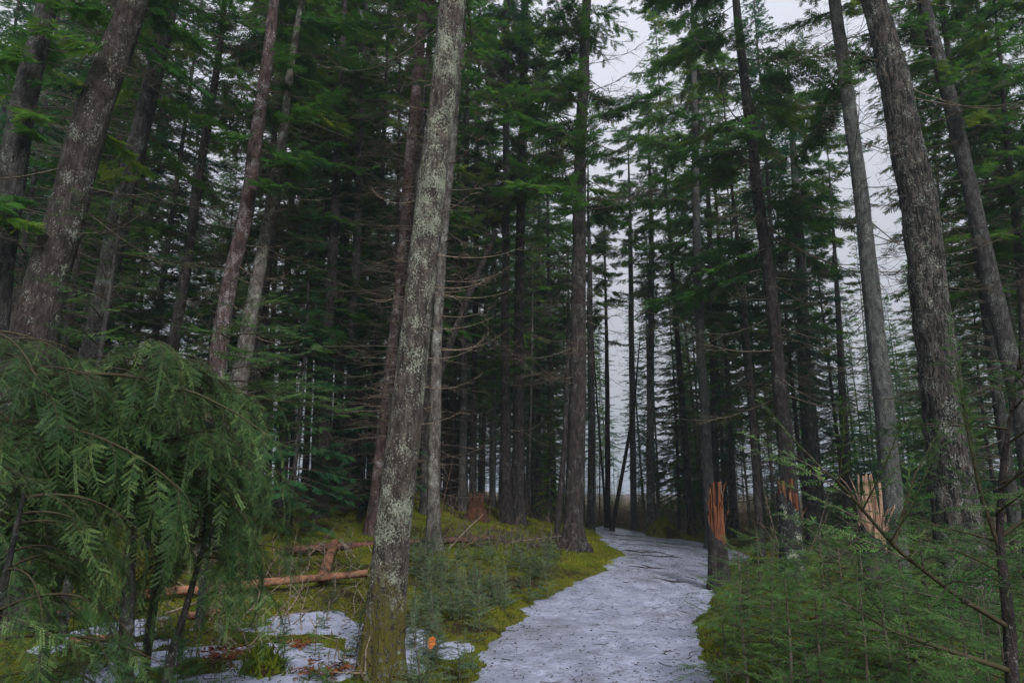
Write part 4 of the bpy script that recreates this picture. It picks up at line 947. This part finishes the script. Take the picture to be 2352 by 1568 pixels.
# one mesh seedlings on both sides
def seedling(h, mat, tm):
    g = Geo(); n = 6; s = np.linspace(0, 1, n); P = np.stack([.03*h*np.sin(s*4), .03*h*np.sin(s*3+1)*1, s*h], -1); tube(g, P, .005*(1-.7*s)+.001, 5, 0)
    p0 = []; dr = []; ln = []; ti = []
    nw = int(h/.055)
    for k in range(nw):
        f = .12+.86*k/nw; z = f*h
        for q in range(rng.integers(3, 6)):
            a = U(0, 6.28); l = (.10+.26*h)*(1.08-f)*U(.7, 1.1); d = np.array([math.cos(a), math.sin(a), U(.05, .45)])
            t0 = U(0, 1); p0.append([0, 0, z]); dr.append(d); ln.append(l); ti.append(t0)
            for m in range(int(l/.05)):
                ff = (m+.8)*.05; s2 = 1 if m % 2 else -1; dn = d/np.linalg.norm(d)
                p0.append(np.array([0, 0, z])+dn*ff); dr.append(dn*.75+np.cross(UP, dn)*s2*.65); ln.append(max(.03, (l-ff)*.5)); ti.append(t0)
    p0.append([0, 0, h*.85]); dr.append([0, 0, 1.]); ln.append(h*.18); ti.append(.8)
    shoots(g, np.array(p0, float), np.array(dr), ln, tm, 1, ti, .2)
    return g.mesh('fir_seedling', [M_twig, mat])
SEED = [seedling(h, L_seed, SHOOTR) for h in (.28, .4, .5, .62, .45)]
SEEDG = [seedling(h, L_fir, SHOOTR) for h in (.3, .42, .55)]
def seedlings(n, pxr, pyr, meshes, label, group, s=(.7, 1.2), mind=.12):
    k = 0; tr = 0
    while k < n and tr < n*30:
        tr += 1; p = G(U(*pxr), U(*pyr))
        if float(path_d(p[:1], p[1:2])[0]) < mind: continue
        o = mobj('fir_seedling', meshes[rng.integers(len(meshes))]); o.location = (p[0], p[1], gz(p[0], p[1])-.01)
        o.rotation_euler = (U(-.12, .12), U(-.12, .12), U(0, 6.28)); sc1 = U(*s); o.scale = (sc1,)*3
        tag(o, label, 'seedling', group); k += 1
seedlings(90, (940, 1270), (1290, 1470), SEED, 'grey-green fir seedling in the patch between the lichen trunk and the path', 'grey-green fir seedlings left of the path', (.7, 1.25))
seedlings(22, (930, 1120), (1460, 1640), SEED, 'fir seedling in the snowy corner right of the lichen trunk foot', 'seedlings by the lichen trunk foot', (.6, 1.1))
seedlings(34, (440, 850), (1400, 1640), SEEDG, 'fir seedling sticking out of the snow patch at the lower left', 'seedlings in the snow patch', (.45, .9))
seedlings(22, (560, 860), (1210, 1400), SEEDG+SEED, 'fir seedling on the moss around the fallen logs', 'seedlings around the fallen logs', (.5, 1.0))
seedlings(20, (940, 1300), (1235, 1330), SEED, 'small fir seedling on the moss bank by the dark fallen log', 'seedlings on the moss bank', (.4, .8))
seedlings(20, (0, 440), (1360, 1640), SEEDG, 'fir seedling under the left hemlock thicket', 'seedlings under the left thicket', (.6, 1.1))
seedlings(70, (1610, 2352), (1262, 1640), SEEDG, 'fir seedling filling the undergrowth right of the path', 'seedlings right of the path', (.7, 1.3), .25)
seedlings(22, (1430, 2000), (1215, 1270), SEEDG, 'small fir seedling beyond the bend of the path', 'seedlings beyond the bend', (.8, 1.5), .4)

# ------------------------------------------------------------------ moss, litter, brush
def moss(n, x0, x1, y0, y1, h, dmax=99):
    x = U(x0, x1, n); y = y0+(y1-y0)*rng.random(n)**1.3; d = path_d(x, y)
    m = (d > .05) & (d < dmax) & (fbm(x*1.1, y*1.1, 3, 3)+U(-.25, .25, n) > -.12); x, y = x[m], y[m]
    g = Geo(); blades(g, np.stack([x, y, terrain(x, y)], -1), h*(1), np.clip(.5+1.6*fbm(x*2, y*2, 15, 2)+U(-.2, .2, len(x)), 0, 1), .3)
    return tag(mobj('moss', g.mesh('moss', L_moss)), 'short yellow-green moss covering the forest floor beside the path', 'moss', kind='stuff')
moss(150000, -6, 4.2, 6, 14, .022); moss(90000, -8, 4, 13, 26, .04); moss(50000, 1.8, 7, 6, 16, .03, 2.0)
# needles and twigs strewn on the path and the snow
g = Geo(); k = 15000; x = U(-4, 6.8, k); y = 5.5+24*rng.random(k)**1.6; d = path_d(x, y)
m = ((d < .1) | ((x < 1) & (y < 10.5))) & (fbm(x*1.3, y*1.3, 44, 4)+U(-.4, .4, k) > .0); x, y = x[m], y[m]
zt = np.maximum(np.where(path_d(x, y) < .3, base_z(x, y)+.05*fbm(x*.9, y*.9, 21, 3)+.03*fbm(x*4, y*4, 22, 3), -9), terrain(x, y))+.006
zt = np.where((path_d(x, y) > .3), np.maximum(terrain(x, y), .085+.05*fbm(x*1.2, y*1.2, 31, 3)+.016*fbm(x*6, y*6, 34, 3))+.006, zt)
for a, b_, c in zip(x, y, zt):
    th = U(0, 6.28); l = U(.008, .035) if rng.random() < .92 else U(.06, .22); dd = np.array([math.cos(th), math.sin(th), U(-.05, .15)])*l
    side = np.array([-dd[1], dd[0], 0])*U(-.3, .3)
    tube(g, [[a, b_, c], [a, b_, c]+dd*.5+side, [a, b_, c]+dd], [.0035, .005 if l < .06 else .0045, .002], 3, 0, U(0, 1), cap=False)
M_lit = leafmat('litter', (.018, .014, .010), (.045, .035, .02), (.05, .07, .025), .05, .9, .1)
tag(mobj('litter', g.mesh('litter', M_lit)), 'dark needles, bark flakes and twigs strewn over the icy path and snow', 'litter', kind='stuff')
# fallen green sprigs on the path
for k in range(46):
    px = U(1130, 1620); py = U(1330, 1568); p = G(px, py)
    if float(path_d(p[:1], p[1:2])[0]) > -.05: continue
    dd = np.array([math.cos(k*2.4), math.sin(k*2.4), .04]); o = mobj('fir_sprig', FIRO[k % 6], None, mat4(frames(dd[None], UP[None])[0], [p[0], p[1], p[2]+.03], U(.12, .26)))
    tag(o, 'small green fir sprig fallen on the icy path', 'sprig', 'fir sprigs on the icy path')
def brush(n, pxr, Yr, h, mat, name, label):
    g = Geo()
    for _ in range(n):
        Y = U(*Yr); x = (U(*pxr)-1176)/FPX*Y*cp
        if float(path_d(np.array([x]), np.array([Y]))[0]) < .5: continue
        z = gz(x, Y); p = np.array([x, Y, z]); dd = rng.normal(0, .5, 3); dd[2] = abs(dd[2])+.4; l = h*U(.4, 1.3)
        tube(g, [p, p+dd*l*.5, p+dd*l+rng.normal(0, .1, 3)], [.012, .008, .003], 3, 0, cap=False)
        for _ in range(4):
            q = p+dd*l*U(.3, .9); d2 = rng.normal(0, .5, 3); d2[2] = abs(d2[2]); tube(g, [q, q+d2*l*.35], [.006, .002], 3, 0, cap=False)
    tag(mobj(name, g.mesh(name, mat)), label, 'brush', kind='stuff')
brush(1000, (1180, 1760), (25, 46), 1.0, M_twigp, 'brushwood', 'tangle of bare brown brushwood on the forest floor beyond the path')
brush(300, (1700, 2352), (13, 34), .9, M_twigp, 'brushwood', 'tangle of bare twigs behind the broken stumps')
brush(300, (560, 1150), (19, 30), .7, M_twig, 'brushwood', 'dark twiggy brush at the back edge of the mossy rise')
brush(130, (1000, 1300), (13.8, 17), .4, M_twig, 'brushwood', 'dead twigs piled on the moss bank around the dark fallen log')
brush(160, (400, 900), (6.4, 13), .4, M_twigp, 'brushwood', 'thin dry stalks in the snow and moss at the lower left')

# dead bracken and single leaves
def fern(px, py, L_, label, n=7):
    p = Gz(px, py); e = empty('dead_fern', p, label, 'fern')
    for k in range(n):
        a = k*2*math.pi/n+U(-.3, .3); g = Geo(); q = np.linspace(0, 1, 10); P = np.stack([q*L_*.9, .05*L_*np.sin(q*3), L_*(.9*q-.9*q**2*U(.8, 1.2))+.02], -1); tube(g, P, .004*(1-.7*q), 4, 0)
        for j in range(26):
            f = .12+.86*j/26; c = np.array([np.interp(f, q, P[:, i]) for i in range(3)]); l = L_*.32*(1.05-f)*U(.7, 1.1); s = 1 if j % 2 else -1
            d = np.array([.35, s, U(-.5, .3)])*l; V = [c, c+d*.5+[l*.13, 0, 0], c+d, c+d*.5-[l*.1, 0, U(-.02, .02)]]
            g.add(V, [[0, 1, 2, 3]])
        mobj('frond', g.mesh('frond', M_fern), e, Matrix.Rotation(a, 4, 'Z'))
fern(510, 1545, .38, 'rust-brown dead fern drooping over the snow left of the mossy hummock', 8)
fern(745, 1560, .42, 'rust-brown dead fern right of the mossy hummock beside the lichen trunk', 9)
fern(690, 1500, .28, 'smaller reddish dead fern standing in the snow patch', 6)
fern(2285, 1600, .4, 'orange dead fern in the undergrowth at the lower right corner', 7)
def leaf(px, py, Y, s, label, rot=(1.3, .4, .2)):
    g = Geo(); n = 9; q = np.linspace(0, 1, n); wv = np.sin(q*math.pi)**.8*.3*s*(1+.25*np.sin(q*18)); V = []
    for k in range(n): z = s*(q[k]-.5); V += [[-wv[k], .12*s*math.sin(q[k]*3)+.04*s, z], [0, .12*s*math.sin(q[k]*3), z], [wv[k], .12*s*math.sin(q[k]*3)+.05*s, z]]
    F = []
    for k in range(n-1): a = k*3; F += [[a, a+1, a+4, a+3], [a+1, a+2, a+5, a+4]]
    g.add(V, F); tube(g, [[0, 0, -s*.5], [0, .01, -s*.75]], [.0015, .001], 4)
    o = mobj('dry_leaf', g.mesh('dry_leaf', M_leaf)); o.location = at(px, py, Y); o.rotation_euler = rot; tag(o, label, 'leaf')
leaf(992, 1476, 6.3, .115, 'orange dry leaf hanging upright by the foot of the lichen trunk', (.1, .2, .3))
leaf(1868, 1422, 5.5, .07, 'small orange leaf caught in the young firs right of the path', (1.2, .3, .4))

# labels that single out members of a row by what stands nearest, else by their order
ORDS = ORD+['twentieth']+['twenty-'+o for o in ORD[:9]]+['thirtieth']+['thirty-'+o for o in ORD[:9]]
bpy.context.view_layer.update()
by = {}
for o in sc.collection.objects:
    if o.parent is None and o.get('group') and o.get('category') == 'tree': by.setdefault(o['group'], []).append(o)
def pxof(o):
    p = o.matrix_world.translation; return 1176+FPX*p.x/depth(p)
for gname, L_ in by.items():
    if len(L_) > 39 or gname.startswith('dark trunks') or gname.startswith('low young'): continue
    L_.sort(key=pxof)
    base = L_[0]['label']
    for k, o in enumerate(L_):
        o['label'] = ' '.join((ORDS[k]+' from left: '+base).split()[:16])
for gname, L_ in by.items():
    if not gname.startswith('young firs'): continue
    rows = {}
    for o in L_:
        Y = o.location.y; rows.setdefault('front' if Y < 5.7 else 'second' if Y < 7 else 'third' if Y < 9 else 'back', []).append(o)
    for rn, M_ in rows.items():
        M_.sort(key=pxof)
        for k, o in enumerate(M_): o['label'] = f"{ORDS[k]} young green fir from the path in the {rn} row of the right undergrowth"

# misty air of the wet forest
m = bpy.data.materials.new('mist'); m.use_nodes = True; t = m.node_tree; t.nodes.clear()
v = t.nodes.new('ShaderNodeVolumePrincipled'); v.inputs['Color'].default_value = (.80, .90, 1, 1); v.inputs['Density'].default_value = .0013; v.inputs['Anisotropy'].default_value = .2
o_ = t.nodes.new('ShaderNodeOutputMaterial'); t.links.new(v.outputs[0], o_.inputs['Volume'])
g = Geo(); S_, zb_, zt_ = 900., -2.5, 32.
g.add([[x, y, z] for z in (zb_, zt_) for x, y in ((-S_, -S_), (S_, -S_), (S_, S_), (-S_, S_))], [[0, 3, 2, 1], [4, 5, 6, 7], [0, 1, 5, 4], [1, 2, 6, 5], [2, 3, 7, 6], [3, 0, 4, 7]])
hz = mobj('haze', g.mesh('haze', m, False)); tag(hz, kind='stuff')
